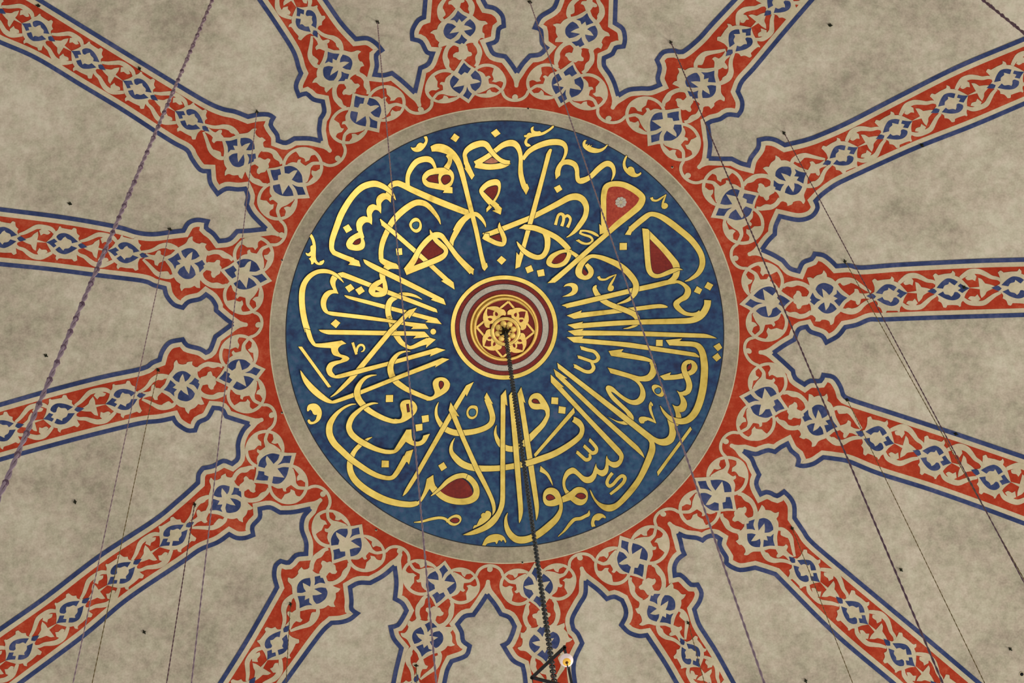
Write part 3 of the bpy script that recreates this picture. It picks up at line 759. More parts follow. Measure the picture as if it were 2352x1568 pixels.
def build_medallion():
    base = on_dome(DISC[0], DISC[1], 0)
    root = empty('calligraphy_medallion', base, 'large round blue medallion with gilt Arabic calligraphy at the crown of the dome', 'medallion')
    n = 192
    mb = MB()
    annulus(mb, ellipse(*DISC, n), ellipse(1158, 752, 100, 97, n), 0.004, 0.004, 'field', 28)
    mb.build('blue_field', root)
    mb = MB()
    annulus(mb, ellipse(STONE[0], STONE[1], STONE[2], STONE[3], n), ellipse(DISC[0], DISC[1], DISC[2] + 1.5, DISC[3] + 1.5, n), 0.0035, 0.0035, 'ring', 3)
    annulus(mb, ellipse(DISC[0], DISC[1], DISC[2] + 1.6, DISC[3] + 1.6, n), ellipse(DISC[0], DISC[1], DISC[2] - 0.6, DISC[3] - 0.6, n), 0.005, 0.005, 'ink')
    annulus(mb, ellipse(STONE[0], STONE[1], STONE[2] + 1.6, STONE[3] + 1.6, n), ellipse(STONE[0], STONE[1], STONE[2] - 1.2, STONE[3] - 1.2, n), 0.0055, 0.0055, 'cream')
    mb.build('plain_border_ring', root)
    T = (0, 0, 1)
    mb, lev, kind, item = None, 0, '', 0
    names = {'letter': 'gilt_letter', 'dot': 'diacritic_dot', 'leaf': 'leaf_flourish', 'mark': 'vowel_mark', 'ring': 'vowel_ring', 'bar': 'gilt_bar', 'rosette': 'daisy_rosette', 'eye': 'crimson_counter'}

    def close():
        if mb is not None and mb.f:
            mb.build(names[kind], root)

    for ln in LETTERS.strip().split('\n'):
        c, _, rest = ln.partition(' ')
        if c == 'T':
            T = tuple(float(a) for a in rest.split())
        elif c == 'g':
            close()
            kind, lv = rest.split()
            mb, lev, item = MB(), int(lv), 0
        elif c == 's':
            item += 1
            line = spline(parse_pts(rest, T), False, 2.5)
            A, B = sides(line)
            o = 0.007 + lev * 0.0032
            edge = A + B[::-1]
            EA, EB = sides([(x, y, 2.2, False) for x, y in edge], True)
            ribbon(mb, EA, EB, o, 'ink', True)
            ribbon(mb, A, B, o + 0.0012 + 0.0003 * item, 'gold')
        elif c in ('p', 'r', 'r2', 'r3', 'k'):
            item += 1
            pts = spline(parse_pts(rest, T), True, 2.0)
            poly = [(p[0], p[1]) for p in pts]
            o = 0.007 + lev * 0.0032
            EA, EB = sides([(x, y, 2.2, False) for x, y in poly], True)
            if c == 'p':
                ribbon(mb, EA, EB, o, 'ink', True)
                fill(mb, poly, o + 0.0012 + 0.0003 * item, 'gold')
            else:
                EA, EB = sides([(x, y, 1.6, False) for x, y in poly], True)
                o2 = o + 0.0012 + 0.0003 * item
                fill(mb, poly, o2, {'r': 'crimson', 'r2': 'rose', 'r3': 'rust', 'k': 'teal'}[c])
                ribbon(mb, EA, EB, o2 + 0.0002, 'ink', True)
        elif c == 'w':
            a, r = rest.split()
            x, y = (float(q) for q in a.split(','))
            x, y, r = T[0] + x / T[2], T[1] + y / T[2], float(r) / T[2]
            for i in range(9):
                t = 2 * math.pi * i / 9
                px, py = x + r * 0.66 * math.cos(t), y + r * 0.66 * math.sin(t)
                fill(mb, [(px + r * 0.36 * math.cos(q * math.pi / 6), py + r * 0.30 * math.sin(q * math.pi / 6)) for q in range(12)], 0.026, 'silver')
            fill(mb, [(x + r * 0.34 * math.cos(q * math.pi / 6), y + r * 0.34 * math.sin(q * math.pi / 6)) for q in range(12)], 0.027, 'cream')
    close()


build_medallion()


# ------------------------------------------------------------------ gilded boss at the centre
def build_boss():
    c = on_dome(1158, 752, 0)
    root = empty('ceiling_boss', c, 'round gilt and crimson boss with a carved rosette where the chain hangs', 'ceiling boss')
    n = 128
    HC = (1158, 752)
    E = lambda a, b, dx=0, dy=0: ellipse(HC[0] + dx, HC[1] + dy, a, b, n)

    def flat_ring(name, a0, b0, a1, b1, m, off):
        mb = MB()
        annulus(mb, E(a0, b0), E(a1, b1), off, off, m)
        annulus(mb, E(a0 + 0.6, b0 + 0.6), E(a0 - 0.5, b0 - 0.5), off + 0.0006, off + 0.0006, 'ink')
        mb.build(name, root)

    flat_ring('outer_gilt_ring', 123, 120, 112.6, 109.5, 'gold', 0.009)
    flat_ring('outer_crimson_ring', 112.6, 109.5, 102.5, 99.8, 'crimson', 0.011)
    flat_ring('grey_ring', 102.5, 99.8, 88, 86.6, 'silver', 0.013)
    flat_ring('inner_crimson_ring', 88, 86.6, 79, 77, 'crimson', 0.015)
    # gilt moulding: flat collar, groove and a raised rim
    mb = MB()
    prof = [(79, 77, 0, 0, 0.017), (77.5, 75.6, 0, 0, 0.030), (74, 72.4, 0.6, 0.3, 0.030), (72.6, 71.2, 0.9, 0.5, 0.018), (72.4, 71.0, 1.2, 0.6, 0.030), (72.0, 71.0, 1.8, 1.2, 0.052), (70.4, 69.6, 2.4, 1.8, 0.062), (68.6, 67.8, 2.8, 2.6, 0.060), (67.4, 66.4, 3.2, 3.2, 0.048), (67.0, 66.0, 3.2, 3.4, 0.034)]
    for p, q in zip(prof, prof[1:]):
        annulus(mb, E(p[0], p[1], p[2], p[3]), E(q[0], q[1], q[2], q[3]), p[4], q[4], 'gold2')
    mb.build('gilt_moulding', root, True)
    BX, BY = 1161.2, 755.4
    mb = MB()
    fill(mb, ellipse(BX, BY, 67.6, 66.6, 96), 0.036, 'crimson')
    mb.build('crimson_bowl', root)
    # two crossed squares of gilt strip behind the palmettes
    mb = MB()
    K = 1568 / 200
    S = [(1060 + x / K, 656 + y / K) for x, y in ((845, 285), (1310, 835), (740, 1290), (275, 750))]
    for i in range(4):
        a, b = S[i], S[(i + 1) % 4]
        A, B = sides([(a[0], a[1], 4.6, True), ((a[0] + b[0]) / 2, (a[1] + b[1]) / 2, 4.6, False), (b[0], b[1], 4.6, True)])
        ribbon(mb, A, B, 0.040 + 0.0008 * i, 'gold2')
    mb.build('gilt_strip_square', root)
    # palmettes, each the last one turned by a quarter
    out = '455,380! 560,362 650,368 720,410 780,430 815,490 800,540! 760,528 720,545 690,580 600,640 560,690! 510,700 500,770! 440,760 405,710 400,650 380,610 385,520 420,440'
    eyes = ['463,412! 530,428 598,450! 572,482 572,545! 520,540 470,552! 455,500', '618,468 655,492 662,530 630,548 608,520', '474,592 520,586 556,608 528,640 492,632']
    tips = [(455, 380), (1192, 452), (1112, 1196), (378, 1092)]
    cx, cy = 793.0, 808.0
    for q in range(4):
        def turn(p):
            x, y = 550 + (p[0] - 550) * 0.95 - cx, 530 + (p[1] - 530) * 0.95 - cy
            for _ in range(q):
                x, y = -y, x
            tx, ty = 455 - cx, 380 - cy
            for _ in range(q):
                tx, ty = -ty, tx
            s = math.hypot(tips[q][0] - cx, tips[q][1] - cy) / math.hypot(tx, ty)
            an = math.atan2(tips[q][1] - cy, tips[q][0] - cx) - math.atan2(ty, tx)
            x, y = s * (x * math.cos(an) - y * math.sin(an)), s * (x * math.sin(an) + y * math.cos(an))
            return (1060 + (x + cx) / K, 656 + (y + cy) / K)
        mb = MB()
        P = [turn(p) for p in spline(parse_pts(out, (0, 0, 1)), True, 7)]
        fill(mb, P, 0.050, 'gold2')
        top = [on_dome(x, y, 0.050) for x, y in P]
        bot = [on_dome(x, y, 0.037) for x, y in P]
        m_ = len(P)
        mb.add(top + bot, [(i, (i + 1) % m_, m_ + (i + 1) % m_, m_ + i) for i in range(m_)], 'gold2')
        for e in eyes:
            fill(mb, [turn(p) for p in spline(parse_pts(e, (0, 0, 1)), True, 6)], 0.0512, 'crimson')
        mb.build('gilt_palmette', root)
    mb = MB()
    annulus(mb, ellipse(1161.1, 761.0, 34.7, 33.9, 96), ellipse(1161.1, 761.0, 34.0, 33.2, 96), 0.0522, 0.0522, 'ink')
    annulus(mb, ellipse(1161.1, 761.0, 34.0, 33.2, 96), ellipse(1161.1, 761.0, 30.4, 30.0, 96), 0.053, 0.058, 'gold2')
    annulus(mb, ellipse(1161.1, 761.0, 30.4, 30.0, 96), ellipse(1161.1, 761.0, 26.2, 26.0, 96), 0.058, 0.054, 'gold2')
    fill(mb, ellipse(1161.1, 761.0, 26.2, 26.0, 64), 0.0525, 'crimson')
    mb.build('gilt_rosette_ring', root)
    for i in range(8):
        t = math.radians(-105 + 45 * i)
        x, y = 1161.1 + 18.6 * math.cos(t), 761.0 + 18.6 * math.sin(t)
        mb = MB()
        for r0, r1, o0, o1 in ((7.2, 6.6, 0.053, 0.060), (6.6, 4.0, 0.060, 0.066), (4.0, 0.2, 0.066, 0.068)):
            annulus(mb, ellipse(x, y, r0, r0, 20), ellipse(x, y, r1, r1, 20), o0, o1, 'gold2')
        ux, uy = math.cos(t), math.sin(t)
        A, B = sides([(x - ux * 5, y - uy * 5, 8, False), (x - ux * 12, y - uy * 12, 4, False)])
        ribbon(mb, A, B, 0.056, 'gold2')
        mb.build('rosette_petal', root, True)


build_boss()

# ------------------------------------------------------------------ sixteen painted bands
# along every band: the tip that touches the ring, then the centres of the blossoms
ARMS = [
    [(1696.3, 698.7), (1767, 693), (1901.3, 683), (2044, 675.7), (2183, 662.3), (2334.7, 658)],
    [(1696, 909.7), (1758, 921), (1883, 964.7), (2016, 1004.7), (2146, 1050), (2282, 1094)],
    [(1591, 1096), (1648, 1135), (1749.7, 1225), (1851, 1308), (1963, 1405), (2071, 1501.7)],
    [(1422.3, 1228), (1452, 1281.7), (1522, 1400), (1588, 1502)],
    [(1227, 1290), (1235.7, 1346.7), (1252, 1478)],
    [(1022, 1285), (1015.7, 1340), (982, 1468)],
    [(832, 1201.7), (797, 1245), (715, 1360), (636.7, 1480)],
    [(681.7, 1038), (626.7, 1076.7), (520, 1148), (401.7, 1230), (280, 1316.7), (163, 1406.7), (46.7, 1491.7)],
    [(611.7, 846), (550, 859.7), (418, 888), (285, 918), (138, 951), (5, 990)],
    [(626.7, 644.7), (563, 629.7), (428, 604.7), (288, 581), (146.7, 560), (7, 546)],
    [(713, 455), (658, 415), (551.7, 348), (436.7, 275), (316.7, 205), (196.7, 135), (83, 71.7)],
    [(872, 305), (839, 256.7), (772.5, 152.5), (701.7, 46.7)],
    [(1077, 238), (1070, 188), (1054, 63)],
    [(1284, 248), (1302, 193), (1335.7, 68)],
    [(1487, 336.7), (1529, 288), (1611, 193), (1699.7, 88), (1788, 3)],
    [(1631, 500), (1693, 468), (1814.7, 411.7), (1934.7, 355), (2058, 295), (2186, 235), (2314.7, 180)]]
OUTLINES = '''
15
T 1568 0 3
2352,715 2000,865 1640,1005 1400,1110 1150,1225 1050,1275 960,1340 915,1385! 930,1430 890,1490 800,1515 670,1490! 640,1560
T 1568 523 3
635,45! 590,90 545,152!! 620,185 690,225! 740,280 800,300! 830,240 890,215 910,180! 970,190 1020,225 1060,265! 1150,260 1230,275 1500,255 2000,230 2352,220
0
T 1568 523 3
2352,600 1700,620 1380,632 1290,632 1200,668 1120,685! 1070,745 990,790! 960,745 880,715 855,682! 800,700 770,770! 700,810 625,862!! 690,920 760,985! 775,1035 840,1080! 880,1055 950,1055 970,1015! 1040,1030 1085,1090 1105,1150! 1160,1185 1500,1295 1880,1420 2352,1580
1
T 1568 1045 3
2352,470 2070,365 1700,235 1350,125 1150,45 1050,25 970,15! 900,60 830,75
T 1560 980 8
2180,700! 2200,600 2170,530 2060,440 1990,310! 1860,380 1760,460! 1640,430 1500,470 1400,500 1180,445!! 1330,580 1380,700 1470,880! 1420,1000 1430,1100 1500,1240! 1600,1200 1700,1225 1800,1270 1930,1190! 2040,1300 2110,1430 2120,1568
T 1568 1045 3
770,432! 830,520 890,600 1100,780 1700,1280 2040,1568
2
T 1568 1045 3
1450,1568 1040,1220 640,820! 580,800 500,775! 420,790
T 1400 1160 8
2352,1180 2220,1120 2145,1060! 2150,960 2080,850 2020,730 2040,620! 1960,570 1860,560 1760,600 1710,645! 1600,600 1400,575 1262,515!! 1310,680 1340,820 1375,900! 1260,990 1200,1100 1190,1200 1200,1290! 1300,1280 1400,1360 1500,1460 1620,1460!
T 1568 1045 3
130,950 115,1010 80,1062! 110,1160 165,1250 235,1360 350,1568
3
T 784 1045 3
2310,1568 2230,1430 2105,1240! 2050,1245 1980,1220 1930,1170! 1960,1110 1960,1060 1935,1000! 1880,975 1830,990! 1770,930 1685,865!! 1680,960 1640,1030 1590,1130 1600,1200! 1630,1230 1660,1295! 1610,1400 1600,1480 1610,1568
4
T 784 1045 3
1270,1568 1262,1500 1250,1450! 1180,1410 1115,1310! 1150,1290 1180,1230 1195,1180! 1160,1120 1100,1095! 1060,1030 1005,960!! 960,1030 910,1100! 850,1110 800,1165! 830,1220 840,1280 885,1315! 860,1380 760,1420! 730,1480 710,1568
5
T 784 1045 3
360,1568 380,1470 415,1330! 360,1260 340,1185! 390,1170 430,1110 450,1070! 420,1020 370,990! 380,880 368,765!! 290,830 200,880! 120,880 60,910! 70,1000 70,1060 110,1090! 60,1130 0,1150
T 0 1045 3
2285,1155! 2200,1240 1960,1568
6
T 0 1045 3
1520,1568 1700,1280 1860,1000 1910,910! 1890,830 1900,760 1935,730! 1990,740 2040,690 2110,680! 2110,600 2080,510 2090,430 2140,368!! 2020,392 1930,395! 1860,360 1790,370! 1790,430 1740,490 1745,550! 1690,570 1630,570 1580,545! 1500,600 1380,650 1250,740 880,990 580,1240 140,1568
7
T 0 1045 3
0,1200 300,990 680,700 1060,450 1220,320 1300,250 1365,190! 1370,130 1400,90! 1470,75 1540,40 1600,60! 1640,20
T 0 523 3
1640,1500! 1650,1450 1680,1390 1718,1350!! 1620,1320 1560,1300! 1530,1250 1470,1240! 1430,1310 1370,1340 1345,1395! 1290,1395 1220,1350 1195,1310! 1100,1330 1000,1340 860,1370 500,1460 100,1568
8
T 0 523 3
0,1220 350,1120 700,1030 980,970 1050,930 1100,910! 1120,850 1170,790 1260,770! 1290,810 1380,835 1420,860! 1450,840 1485,750! 1540,710 1605,662!! 1560,630 1490,570! 1490,540 1460,490 1420,460! 1380,490 1300,510 1260,550! 1200,530 1150,470 1135,415! 1060,395 980,365 700,330 350,285 0,250
9
T 0 0 3
0,1442 450,1500 800,1562
T 0 523 3
950,35 1060,45 1180,30 1265,20!
T 0 0 3
1300,1535 1360,1515 1430,1525!
T 0 523 3
1420,0 1470,40 1510,92! 1580,80 1635,25! 1720,20 1835,8!!
T 0 0 3
1740,1480 1700,1410! 1710,1350 1690,1300! 1640,1305 1560,1300 1500,1335! 1450,1260 1440,1180! 1380,1170 1320,1090 1290,1035 1200,985 1080,910 850,760 550,580 250,400 0,290
10
T 0 0 3
270,0 700,265 1100,510 1400,690 1530,750 1620,770 1710,805! 1780,790 1850,790 1885,810! 1865,860 1910,930 1915,970! 1970,985 2030,955! 2130,955 2212,972!! 2200,900 2208,820! 2235,770 2225,700! 2160,685 2110,645 2060,660! 2040,590 2075,505! 2060,470 2020,350 1900,160 1790,0
11
T 784 0 3
-112,0 0,160 100,270! 180,265 240,300 280,345! 240,380 245,450 230,515! 290,520 350,505! 420,560 507,640!! 530,540 545,470! 600,440 630,370! 590,360 550,290 490,270! 490,210 530,140 570,120! 575,60 580,0
12
T 784 0 3
975,0 1000,45! 1060,60 1110,110 1120,180! 1085,200 1070,280 1015,305! 1050,370 1130,390! 1170,440 1210,500!! 1250,440 1300,385! 1370,375 1415,330! 1385,300 1375,210 1335,190! 1370,120 1440,75! 1470,50 1490,0
13
T 784 0 3
1890,0 1885,160! 1940,200 1955,270 1945,320! 1890,330 1870,370 1810,400! 1810,450 1850,510! 1880,570 1908,660!! 1980,620 2070,610! 2130,610 2195,585! 2180,540 2195,470 2175,415! 2220,360 2300,350 2352,358
T 1568 0 3
110,270 200,170 360,0
14
T 1568 0 3
890,0 700,220 500,460 410,560 380,630! 410,700 405,760 380,795! 310,790 260,820 200,835 172,850! 185,950 190,1000 180,1092!! 280,1095 340,1095! 400,1125 455,1140! 470,1090 520,1020 525,965! 580,955 640,965 705,1000! 850,965 960,925 1150,840 1500,660 1900,460 2352,270
'''
TEMPLATE = '''
T 1700 560 8
m scroll
s 702,901,60 592,982,60 457,1019,60 316,1005,60 192,942,60 104,840,60 64,715,60 80,586,60 148,471,60 258,390,60 393,353,60 534,367,60 658,430,60 746,532,60 786,657,60 770,786,60 702,901,60
p 55,600! 120,565 165,635 240,660! 210,715 150,748! 170,850 180,925! 90,850 40,720
p 300,355! 388,425 395,480 385,525 430,590! 475,548 585,558! 645,525 735,490! 650,405 530,345 400,335
s 118,440,58 210,490,58 295,550,66 330,640,90
p 270,580! 330,560 385,650! 500,640 530,590! 570,620 560,680! 640,710 700,780! 640,830 440,830 330,880 240,930 190,880! 200,830 230,730 275,640
m flower1
p -15,1105! 120,980 250,860 400,770 560,740 700,790 800,890 1000,1022! 880,1130 790,1240 690,1330 520,1380 380,1350 250,1270 140,1190!
b 250,945! 350,850 450,795 560,778 640,810 685,850! 600,945! 520,890 425,825! 440,930 455,1032! 340,1000
b 285,1230! 360,1170 475,1140! 490,1240 510,1330! 560,1290 595,1190! 665,1155! 755,1240! 680,1310 600,1340 510,1345 400,1320 330,1270
b 90,1105! 195,1005! 300,1060 420,1085! 320,1110 225,1170!
b 680,985! 735,930! 830,980 920,1045! 840,1110 795,1165! 705,1100! 735,1050!
m link12
s 790,790,60 860,745,72 960,735,108 1060,715,90 1180,745,80 1290,810,80
s 830,1250,60 900,1290,72 1000,1300,108 1090,1330,90 1200,1310,80 1300,1250,80
p 985,1010! 980,960 1030,900 1040,860! 1090,860 1130,910! 1140,960 1230,960! 1290,1000 1260,1090 1240,1110! 1140,1130 1110,1180 1060,1195! 1040,1170 1030,1110! 980,1070
m flower2
p 1240,615! 1300,610 1350,632! 1420,575 1510,545 1545,480! 1600,530 1615,600! 1700,630 1770,690! 1800,800 1900,900 2010,980! 1930,1100 1880,1180 1830,1250! 1740,1330 1715,1380! 1700,1450 1650,1490! 1630,1420 1560,1390 1490,1390! 1460,1420 1370,1420! 1380,1360 1330,1310! 1270,1290 1300,1200 1290,1120! 1240,1050 1230,960! 1270,880 1210,800! 1280,760
b 1390,830! 1430,760 1500,720 1580,715 1680,750 1725,790! 1700,870 1640,935! 1580,870 1510,815! 1520,900 1530,985! 1440,910
b 1425,1175! 1480,1110 1545,1070! 1555,1140 1570,1220! 1620,1160 1655,1075! 1720,1120 1770,1190! 1690,1250 1600,1275 1510,1250
b 1335,890! 1390,980 1480,1025! 1420,1060 1360,1120! 1285,1055! 1310,1025! 1285,990!
b 1785,835! 1860,920 1970,985! 1890,1050 1815,1145! 1725,1040! 1795,1000! 1715,955! 1780,910!
T 1860 600 8
m link23
s 490,400,60 570,350,80 700,340,100 820,360,90 930,430,70 1030,500,60 1130,560,40
p 560,380! 620,440 680,430! 760,390 640,330
s 540,880,60 640,910,88 760,920,108 880,880,95 970,800,75 1060,740,66 1200,690,50
p 600,890! 650,900! 660,860 700,850! 760,870 700,940
p 690,660! 740,620 820,560 830,500! 890,510 920,580! 1000,590 1120,570! 1090,640 1110,690! 1000,680 940,690! 910,780 870,800! 845,770 840,730! 760,705
s 500,420,52 580,530,50 720,650,50
s 540,870,52 620,770,50 740,680,50
m flower3
p 1050,640! 1190,560! 1200,480 1180,400 1160,350! 1210,315 1260,350! 1380,330 1480,320 1510,270! 1550,310 1550,360! 1640,400 1730,490 1800,572! 1730,690 1700,800! 1660,850 1650,920! 1620,930! 1600,905 1400,905! 1370,950 1320,940! 1290,860 1230,820! 1240,760 1180,700
b 1215,580! 1300,490 1380,432 1440,415 1530,430 1600,470! 1545,540! 1510,520 1455,480! 1440,520 1370,545 1335,600!
b 1230,700! 1335,650! 1365,700 1440,720 1485,755! 1520,720 1545,665 1590,660! 1645,715 1610,780 1530,815 1440,810 1340,770
b 1640,500! 1720,545 1800,575! 1735,620 1675,672! 1600,628! 1650,585! 1598,548!
b 1040,635! 1150,590 1220,640! 1160,685
m link34
s 1640,400,60 1720,330,80 1820,270,100 1950,260,95 2060,300,85 2160,350,70 2270,370,60 2340,420,50
p 1720,390! 1760,430 1840,415! 1890,440! 1910,350! 1840,290
s 1690,780,60 1780,840,80 1900,850,90 2040,830,90 2140,750,80 2220,680,68 2320,620,50
p 1770,770! 1810,725 1890,725! 1930,680! 1985,765! 1900,830
p 1780,570! 1960,540! 1940,375! 2000,400 2055,470! 2160,490 2260,525! 2160,575! 2090,620 2060,680 2000,745! 1975,670 1970,585!
'''
BAND_LABELS = [
    'painted red band running level from the medallion, the one pointing right at three o\'clock',
    'painted red band sloping gently down right at half past three',
    'painted red band sloping steeply down right at half past four, under a dark hook',
    'short painted red band at half past five, right of the lamp frame',
    'painted red band straight behind the hanging chain and the black triangle lamp frame',
    'short painted red band at half past six, left of the hanging chain',
    'painted red band running down left at seven o\'clock',
    'long painted red band sloping down to the lower left corner at eight o\'clock',
    'painted red band sloping gently down left at nearly nine o\'clock',
    'painted red band rising slightly to the left just above nine o\'clock',
    'long painted red band rising to the upper left corner at ten o\'clock',
    'painted red band rising up left at eleven o\'clock, beside a thin dark wire',
    'painted red band at just before twelve, left of the two top ones',
    'painted red band at just after twelve, right of the two top ones',
    'painted red band rising steeply up right at one o\'clock',
    'long painted red band rising to the upper right corner at two o\'clock',
]


def read_outlines():
    sec, cur, T = {}, None, None
    for ln in OUTLINES.strip().split('\n'):
        if ln.startswith('T'):
            T = tuple(float(a) for a in ln.split()[1:])
        elif ',' not in ln:
            cur = int(ln)
            sec[cur] = []
        else:
            sec[cur] += parse_pts(ln, T, 10.0 * T[2])
    return sec


def build_bands():
    sec = read_outlines()
    halves = {}
    for k, pts in sec.items():
        c = next(i for i, p in enumerate(pts) if p[4])
        q = [(p[0], p[1], p[2], p[3]) for p in pts]
        halves[(k, 'out')] = q[:c + 1]          # from afar on band k to the cusp
        halves[(k, 'in')] = q[c:]               # from the cusp out along band k+1

    # knots of every band on the dome
    knots, lats, pxk = [], [], []
    for a in ARMS:
        a = list(a)
        gap = Vector((a[-1][0] - a[-2][0], a[-1][1] - a[-2][1]))
        while len(a) < 9:
            a.append((a[-1][0] + gap.x, a[-1][1] + gap.y))
        pxk.append(a)
        P = [on_dome(x, y, 0) for x, y in a]
        knots.append(P)
        ls = []
        for i in range(len(P)):
            t = P[min(i + 1, len(P) - 1)] - P[max(i - 1, 0)]
            nrm = (P[i] - CEN).normalized()
            ls.append(nrm.cross(t).normalized())
        ls[0] = ls[1]
        lats.append(ls)

    def axis(k, u):
        P, Lq = knots[k], lats[k]
        i = max(0, min(len(P) - 2, int(math.floor(u))))
        t = u - i
        return P[i] + (P[i + 1] - P[i]) * t, (Lq[i] * (1 - t) + Lq[i + 1] * t).normalized()

    K0 = pxk[0]

    def to_uv(x, y):
        for i in range(len(K0) - 1):
            a, b = Vector(K0[i]), Vector(K0[i + 1])
            d = b - a
            t = (Vector((x, y)) - a).dot(d) / d.length_squared
            if t < 1 or i == len(K0) - 2:
                break
        u = i + t
        p, l = axis(0, u)
        q = on_dome(x, y, 0)
        return u, (q - p).dot(l)

    def gapd(k, s):
        return (knots[k][1] - knots[(k + s) % 16][1]).length

    # which neighbour lies on the positive side
    p, l = axis(0, 1.0)
    POS = 1 if (knots[1][1] - p).dot(l) > 0 else -1

    def edge_v(k, line, u):
        p, l = axis(k, u)
        t = (axis(k, u + 0.05)[0] - axis(k, u - 0.05)[0]).normalized()
        best = None
        for x, y, _, _ in line:
            q = on_dome(x, y, 0) - p
            e = abs(q.dot(t))
            if best is None or e < best[0]:
                best = (e, q.dot(l))
        return abs(best[1]), best[0]

    EDGE = []
    for k in range(16):
        e = []
        for u in (2.9, 3.3, 3.8, 4.3, 4.8, 5.3):
            (a_, ea), (b_, eb) = edge_v(k, spline(halves[(k, 'out')], False, 6), u), edge_v(k, spline(halves[((k - 1) % 16, 'in')], False, 6), u)
            if ea < 0.06 and eb < 0.06:
                e.append(min(a_, b_) * 0.6 + max(a_, b_) * 0.4)
        EDGE.append(sum(e) / len(e) if e else None)
    EDGE = [e / EDGE[0] if e else 0.95 for e in EDGE]

    def place_for(k, shift=0, flip=False):
        def place(u, v, off):
            if flip:
                v = -v
            p, l = axis(k, u + shift)
            side = POS if v > 0 else -POS
            s1 = gapd(k, side) / gapd(0, side if not flip else -side)
            w = max(0.0, min(1.0, (1.75 - u) / 0.6))
            s = 1 + (s1 - 1) * w
            w2 = max(0.0, min(1.0, (u - 2.0) / 0.5))
            s *= 1 + (min(1.22, EDGE[k]) - 1) * w2
            return seat(p + l * (v * s), off)
        return place

    motifs, cur, T = {}, None, None
    for ln in TEMPLATE.strip().split('\n'):
        c, _, rest = ln.partition(' ')
        if c == 'T':
            T = tuple(float(a) for a in rest.split())
        elif c == 'm':
            cur = rest
            motifs[cur] = []
        else:
            pts = parse_pts(rest, T)
            if c == 's':
                A, B = sides(spline(pts, False, 1.6))
                motifs[cur].append(('s', [to_uv(*p) for p in A], [to_uv(*p) for p in B]))
            else:
                poly = [(p[0], p[1]) for p in spline(pts, True, 1.6)]
                motifs[cur].append((c, [to_uv(*p) for p in poly]))
    joint = to_uv(1700 + 122 / 8, 560 + 442 / 8)

    def draw(mb, name, place, off):
        i = 0
        for it in motifs[name]:
            i += 1
            if it[0] == 's':
                ribbon(mb, it[1], it[2], off + 0.00012 * i, 'cream', False, place)
            elif it[0] == 'p':
                fill(mb, it[1], off + 0.00012 * i, 'cream', place)
            else:
                fill(mb, it[1], off + 0.0014, 'blue', place)

    for k in range(16):
        right = halves[(k, 'out')]              # far -> cusp
        left = halves[((k - 1) % 16, 'in')]     # cusp -> far
        a = pxk[k]
        far = Vector(a[-1]) - Vector(a[-2])
        far.normalize()

        def extend(h, at_end):
            q = h[-1] if at_end else h[0]
            r = h[-2] if at_end else h[1]
            d = (Vector(q[:2]) - Vector(r[:2])).normalized()
            d = (d + far * 2).normalized()
            e = (q[0] + d.x * 260, q[1] + d.y * 260, q[2], False)
            h = list(h)
            if at_end:
                h[-1] = (q[0], q[1], q[2], True)
                return h + [e]
            h[0] = (q[0], q[1], q[2], True)
            return [e] + h

        R, Lh = extend(right, False), extend(left, True)
        Rl, Ll = spline(R, False, 6), spline(Lh, False, 6)
        root = empty('painted_band', on_dome(*a[1]), BAND_LABELS[k], 'painted band', 'painted bands radiating from the medallion')
        # red ground with its share of the ring
        cx, cy = STONE[0], STONE[1]
        a0 = math.atan2((Ll[0][1] - cy) / STONE[3], (Ll[0][0] - cx) / STONE[2])
        a1 = math.atan2((Rl[-1][1] - cy) / STONE[3], (Rl[-1][0] - cx) / STONE[2])
        while a1 < a0:
            a1 += 2 * math.pi
        n = 16
        arc = [(cx + STONE[2] * math.cos(a1 + (a0 - a1) * i / n), cy + STONE[3] * math.sin(a1 + (a0 - a1) * i / n)) for i in range(n + 1)]
        poly = [(p[0], p[1]) for p in Ll] + [(p[0], p[1]) for p in Rl] + arc
        mb = MB()
        fill(mb, poly, 0.0030 + 0.0006 * (k % 2), 'red', on_dome, 0.30)
        mb.build('red_ground', root)
        # cream margin inside the blue line, and the tongue below the cusp
        for hl in (Ll, Rl):
            mb = MB()
            A, B = sides([(p[0], p[1], 31.0, p[3]) for p in hl])
            mid_ = [(p[0], p[1]) for p in hl]
            # the side that faces the band's axis
            sA = sum((Vector(q) - Vector(a[3])).length + (Vector(q) - Vector(a[2])).length for q in A)
            sB = sum((Vector(q) - Vector(a[3])).length + (Vector(q) - Vector(a[2])).length for q in B)
            E_ = list(A if sA < sB else B)
            for _ in range(3):          # no folds where the line turns sharply
                for i in range(len(E_) - 1):
                    if (E_[i + 1][0] - E_[i][0]) * (mid_[i + 1][0] - mid_[i][0]) + (E_[i + 1][1] - E_[i][1]) * (mid_[i + 1][1] - mid_[i][1]) <= 0:
                        m2 = ((E_[i][0] + E_[i + 1][0]) / 2, (E_[i][1] + E_[i + 1][1]) / 2)
                        E_[i] = E_[i + 1] = m2
            ribbon(mb, mid_, E_, 0.0046, 'cream')
            if hl is Rl:
                cp = Rl[-1]
                d = (Vector((cx, cy + 10)) - Vector(cp[:2])).normalized()
                nl = halves[(k, 'in')]
                ends = []
                for p_, q_ in ((Rl[-2], Rl[-1]), (spline(nl, False, 6)[0], spline(nl, False, 6)[1])):
                    nn = Vector((-(q_[1] - p_[1]), q_[0] - p_[0])).normalized() * 15.5
                    if nn.dot(d) < 0:
                        nn = -nn
                    ends.append((cp[0] + nn.x, cp[1] + nn.y))
                sd = Vector((-d.y, d.x))
                if sd.dot(Vector(ends[0]) - Vector(cp[:2])) < 0:
                    sd = -sd
                T_ = lambda a_, b_: (cp[0] + d.x * a_ + sd.x * b_, cp[1] + d.y * a_ + sd.y * b_)
